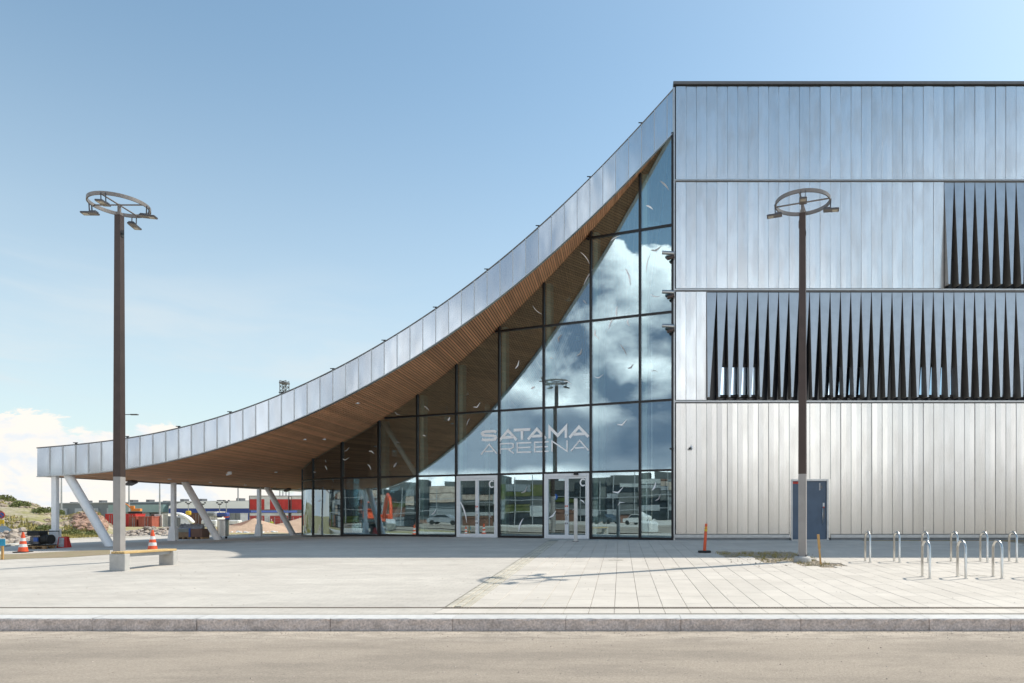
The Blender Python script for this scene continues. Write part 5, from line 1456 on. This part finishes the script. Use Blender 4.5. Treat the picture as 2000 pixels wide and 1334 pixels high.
        b = MB(); b.prism([(5.5, .4), (6.3, .2), (6.5, .9), (6.1, 1.4), (5.8, 1.2)], -.3, .6, 0, Matrix.Rotation(R(90), 4, 'X')); b.build('bucket', M['galv'], o)
        return o
    p = P(264, 1004, 125); excavator((p.x, 125, p.z), R(200), .5, 'small orange and yellow excavator above the red containers', M['yelor'])
    excavator((-56, 9.5, gz(-24, 12) + .0), R(20), 1.0, 'orange excavator outside the left edge of the photo, mirrored in the glass', M['orange'])
    # stack loads: curved white slide
    b = MB(); Y = 104; s = F / Y
    pts = [P(340, 1001, Y), P(352, 1002.5, Y), P(362, 1007, Y), P(370, 1012, Y), P(377, 1020, Y)]; b2 = []
    vs = []
    for q in pts: vs += [q + Vector((0, -.2, .0)), q + Vector((0, .5, 0.05)), q + Vector((-.15, .5, -.2)), q + Vector((-.15, -.2, -.28))]
    fs = [(0, 3, 2, 1), (16, 17, 18, 19)]
    for i in range(4):
        for k in range(4): fs.append((i * 4 + k, i * 4 + (k + 1) % 4, (i + 1) * 4 + (k + 1) % 4, (i + 1) * 4 + k))
    b.add(vs, fs, 0, True); tag(b.build('dump_truck_body', M['hall_white']), 'curved white tipping body leaning behind the grey sacks', 'truck body')
    # big bags and blocks near x 404-450
    for x, y, w, h, Y, m_, lab in ((411, 1030, 1.9, .95, 88, 'bigbag', 'pale bundle of sacks between the slanted column and the shiny bin'), (459, 1031, 1.4, 1.0, 88, 'cwhite', 'white box right of the shiny bin'), (414, 1009, 1.3, .7, 104, 'cgrey', 'pale machine behind the white bundle'), (436, 1009, 1.5, .6, 104, 'cblue', 'blue trolley behind the shiny bin')):
        p = P(x, y, Y); b = MB(); b.bbox((-w/2, -.5, 0), (w/2, .5, h), .12); o = empty('site_box', lab, 'site box', p); b.build('body', M[m_], o); b = MB(); b.box((-w/2 + .1, -.53, h * .4), (w/2 - .1, -.501, h * .5)); b.build('band', M['trim_dark'], o)
    # mesh fence
    o = empty('mesh_fence', 'thin temporary mesh fence in front of the red cabins', 'fence', (0, 0, 0)); Y = 90.; s = F / Y
    xs = np.linspace(488, 585, 9)
    for x in xs:
        p = P(x, 1036, Y); b = MB(); b.cyl((p.x, Y, -1.2), (p.x, Y, .75), .035, n=6); b.build('fence_post', M['galv'], o)
    b = MB(); a = P(488, 1030, Y).x; c = P(585, 1030, Y).x
    for z in np.linspace(-1.0, .72, 9): b.box((a, Y - .01, z), (c, Y + .01, z + .022))
    b.build('wire', M['galv'], o)
    # hi-vis worker
    Y = 125.; p = P(530, 1034, Y); g = p.z
    o = empty('person', 'tiny worker in a yellow hi-vis jacket standing behind the sand heap', 'person', (p.x, Y, p.z), .3)
    def skinned(name, verts, edges, radii, m_):
        me = bpy.data.meshes.new(name); me.from_pydata(verts, edges, []); ob = bpy.data.objects.new(name, me); C.objects.link(ob); ob.parent = o
        sk = ob.modifiers.new('skin', 'SKIN'); 
        for v, r in zip(me.skin_vertices[0].data, radii): v.radius = (r, r)
        me.skin_vertices[0].data[0].use_root = True
        ob.modifiers.new('sub', 'SUBSURF').levels = 1; me.materials.append(m_); return ob
    v = [(0,0,.92),(0,0,1.15),(0,0,1.40),(0,0,1.50),(0,-.01,1.60),(0,-.02,1.72),(.1,0,.85),(.12,-.02,.48),(.13,0,.08),(.13,-.14,.04),(-.1,0,.85),(-.12,-.05,.48),(-.13,.05,.08),(-.13,-.09,.04),(.20,0,1.40),(.27,-.03,1.13),(.25,-.14,.90),(-.20,0,1.40),(-.27,-.03,1.13),(-.22,-.2,.95)]
    e = [(0,1),(1,2),(2,3),(3,4),(4,5),(0,6),(6,7),(7,8),(8,9),(0,10),(10,11),(11,12),(12,13),(2,14),(14,15),(15,16),(2,17),(17,18),(18,19)]
    rr = [.14,.13,.15,.06,.085,.08,.09,.065,.045,.04,.09,.065,.045,.04,.07,.05,.035,.07,.05,.035]
    skinned('body', v, e, rr, M['skin'])
    v = [(0,0,.86),(0,0,1.10),(0,0,1.36),(0,0,1.45),(.21,0,1.39),(.275,-.03,1.13),(.255,-.12,.96),(-.21,0,1.39),(-.275,-.03,1.13),(-.225,-.18,1.0)]
    e = [(0,1),(1,2),(2,3),(2,4),(4,5),(5,6),(2,7),(7,8),(8,9)]
    skinned('jacket', v, e, [.17,.165,.18,.09,.09,.07,.055,.09,.07,.055], M['hivis'])
    v = [(0,0,.93),(.1,0,.84),(.12,-.02,.48),(.13,0,.12),(-.1,0,.84),(-.12,-.05,.48),(-.13,.05,.12)]
    skinned('trousers', v, [(0,1),(1,2),(2,3),(0,4),(4,5),(5,6)], [.155,.11,.085,.065,.11,.085,.065], M['navy'])
    b = MB(); b.lathe([(.12, 1.70), (.115, 1.76), (.07, 1.82), (.0, 1.84)], (0, -.02, 0), 12); b.build('helmet', M['white_band'], o)
    # car at the left edge
    Y = 46.; p = P(-22, 1027, Y); z0 = p.z - 1.45; o = empty('parked_car', 'dark grey car with only its nose showing at the left edge', 'car', (p.x, Y, z0), R(8))
    b = MB(); prof = [(-2.1, .35), (-2.1, .8), (-1.9, .9), (-1.3, .95), (-.75, 1.4), (.45, 1.42), (1.15, .98), (2.0, .82), (2.15, .6), (2.1, .3)]
    b.prism(prof, -.85, .85, 0, Matrix.Rotation(R(90), 4, 'X')); b.build('body', M['car'], o)
    b = MB(); b.prism([(-1.15, .98), (-.7, 1.33), (.4, 1.35), (.98, 1.0)], -.86, .86, 0, Matrix.Rotation(R(90), 4, 'X')); b.build('window', M['win'], o)
    for x in (-1.35, 1.35):
        for y in (-.8, .8):
            b = MB(); b.cyl((x, y - .1, .32), (x, y + .1, .32), .32, n=18); wh = b.build('wheel', M['black'], o)
            b = MB(); b.cyl((x, y - .11, .32), (x, y + .11, .32), .19, n=14); b.build('rim', M['galv'], wh)
    b = MB(); b.box((2.0, -.75, .62), (2.13, -.45, .76)); b.build('headlight', M['white_band'], o)
far_things()

# ------------------------------------------------------------------ across the street (seen mirrored in the glass and the metal)
def across():
    # long dark block with pale bands
    for (cx, cy, L, H, rz, lab) in ((-50, -33, 60, 7.9, R(-38), 'dark low office block across the street with pale balcony bands'), (-88, 4, 44, 7.4, R(-52), 'dark low block far left of the square'), (30, -72, 130, 6.8, 0, 'long low dark building straight across the street')):
        o = empty('office_block', lab, 'building', (cx, cy, -.6), rz)
        b = MB(); b.box((-L/2, -9, 0), (L/2, 0, H * .8)); x = -L/2
        while x < L/2:
            w = rnd.uniform(3, 9); b.box((x, -7, H * .8), (min(L/2, x + w), -1, H * rnd.uniform(.84, 1.12))); x += w + rnd.uniform(0, 3)
        b.build('wall', M['apt'], o)
        cols = ['apt', 'apt_l', 'win', 'cgrey', 'whouse', 'cbrown', 'win', 'apt', 'rock', 'hillgreen']
        x = -L/2
        while x < L/2 - 1:
            w = rnd.uniform(1.2, 4.2); z = 0
            while z < H * .8 - .3:
                h = rnd.uniform(.6, 1.9); h = min(h, H * .8 - z)
                d = rnd.uniform(.05, .8); m_ = rnd.choice(cols)
                b = MB(); b.box((x, .002, z), (min(x + w - .04, L/2), d, z + h - .08)); b.build('facade_bay', M[m_], o); z += h
            x += w
        b = MB(); x = -L/2 + 1
        while x < L/2 - 1:
            b.box((x, 1.2, 0), (x + .12, 1.3, H * rnd.uniform(.7, 1.05))); x += rnd.uniform(1.8, 3.4)
        for z in (1.9, 3.8): b.box((-L/2, 1.31, z), (L/2, 1.4, z + .1))
        b.build('scaffold', M['galv'], o)
    b = MB(); n = 30; 
    vs = []
    for j in range(7):
        for i in range(n):
            a = i / (n - 1); r = j / 6; vs.append((-150 + a * 40, -52 + a * 4 + a * -50 + r * -30, -1 + math.sin(math.pi * a) * (9.5 + 2 * noise.noise(Vector((a * 8, r * 3, 2)))) * math.sin(math.pi * min(1, r + .02)) ))
    b.add(vs, [(j * n + i, j * n + i + 1, (j + 1) * n + i + 1, (j + 1) * n + i) for j in range(6) for i in range(n - 1)], 0, True)
    tag(b.build('green_hill', M['hillgreen']), kind='structure')
    o = empty('street_lamp', 'twin armed street lamp across the road, mirrored in the glass', 'street lamp', (-20.5, -3, ZK - .06)); b = MB(); b.cyl((0, 0, 0), (0, 0, 8.6), .09, .05, 10); b.build('pole', M['galv'], o)
    for q in (-1, 1):
        b = MB(); b.cyl((0, 0, 8.6), (q * .75, -q * .6, 8.7), .03, n=8); b.bbox((q * .6 - .25, -q * .5 - .12, 8.66), (q * .6 + .25, -q * .5 + .12, 8.75), .02); b.build('lamp_head', M['lamp_body'], o)
    for x, y in ((-15.5, 8.2), (-16.8, 7.4)):
        b = MB(); o = empty('big_bag', 'white builders bag standing in the road left of the photo' if x > -16 else 'second white builders bag beside the first, further left', 'bag', (x, y, ZK - .185)); b.bbox((-.5, -.5, 0), (.5, .5, .95), .16); b.build('sack', M['bigbag'], o)
        b = MB(); b.tube([(-.35, -.35, .9), (-.35, -.1, 1.15), (-.35, .3, .9)], .03, 6); b.tube([(.35, -.35, .9), (.35, -.1, 1.15), (.35, .3, .9)], .03, 6); b.build('strap', M['white_band'], o)
    for i, (x, y, r_, mm, lab) in enumerate(((-41, -19, 0, 'cwhite', 'white parked car across the road, mirrored in the right glass door'), (-48, -20, 4, 'car', 'dark parked car across the road behind the white one'), (-62, -3, -35, 'cgrey', 'grey parked car across the road, mirrored in the left glass door'))):
        o = empty('parked_car', lab, 'car', (x, y, ZK - .06), R(r_))
        b = MB(); b.prism([(-2.1, .35), (-2.1, .8), (-1.9, .9), (-1.3, .95), (-.75, 1.4), (.45, 1.42), (1.15, .98), (2.0, .82), (2.15, .6), (2.1, .3)], -.85, .85, 0, Matrix.Rotation(R(90), 4, 'X')); b.build('body', M[mm], o)
        b = MB(); b.prism([(-1.15, .98), (-.7, 1.33), (.4, 1.35), (.98, 1.0)], -.86, .86, 0, Matrix.Rotation(R(90), 4, 'X')); b.build('window', M['win'], o)
        for qx in (-1.35, 1.35):
            for qy in (-.8, .8):
                b = MB(); b.cyl((qx, qy - .1, .32), (qx, qy + .1, .32), .32, n=14); b.build('wheel', M['black'], o)
    o = empty('road_sign', 'round blue footpath sign across the road, mirrored in the right glass door', 'road sign', (-34.7, .7, ZK - .06), R(132)); h = 2.56 - ZK + .06
    b = MB(); b.cyl((0, 0, 0), (0, 0, h + .3), .035, n=8); b.build('pole', M['galv'], o)
    b = MB(); b.cyl((0, -.05, h), (0, -.07, h), .32, n=24, smooth=False); b.build('blue_disc', M['blue'], o)
    b = MB(); b.cyl((0, -.0705, h + .17), (0, -.08, h + .17), .045, n=12); b.box((-.06, -.08, h - .05), (.06, -.0705, h + .11)); b.box((-.07, -.08, h - .24), (-.02, -.0705, h - .051)); b.box((.02, -.08, h - .24), (.07, -.0705, h - .051)); b.build('walking_figure', M['white_band'], o)
    cone(Vector((-27, 17, gz(-24, 17))), 1., 'traffic cone outside the left edge, mirrored near the left door')
across()
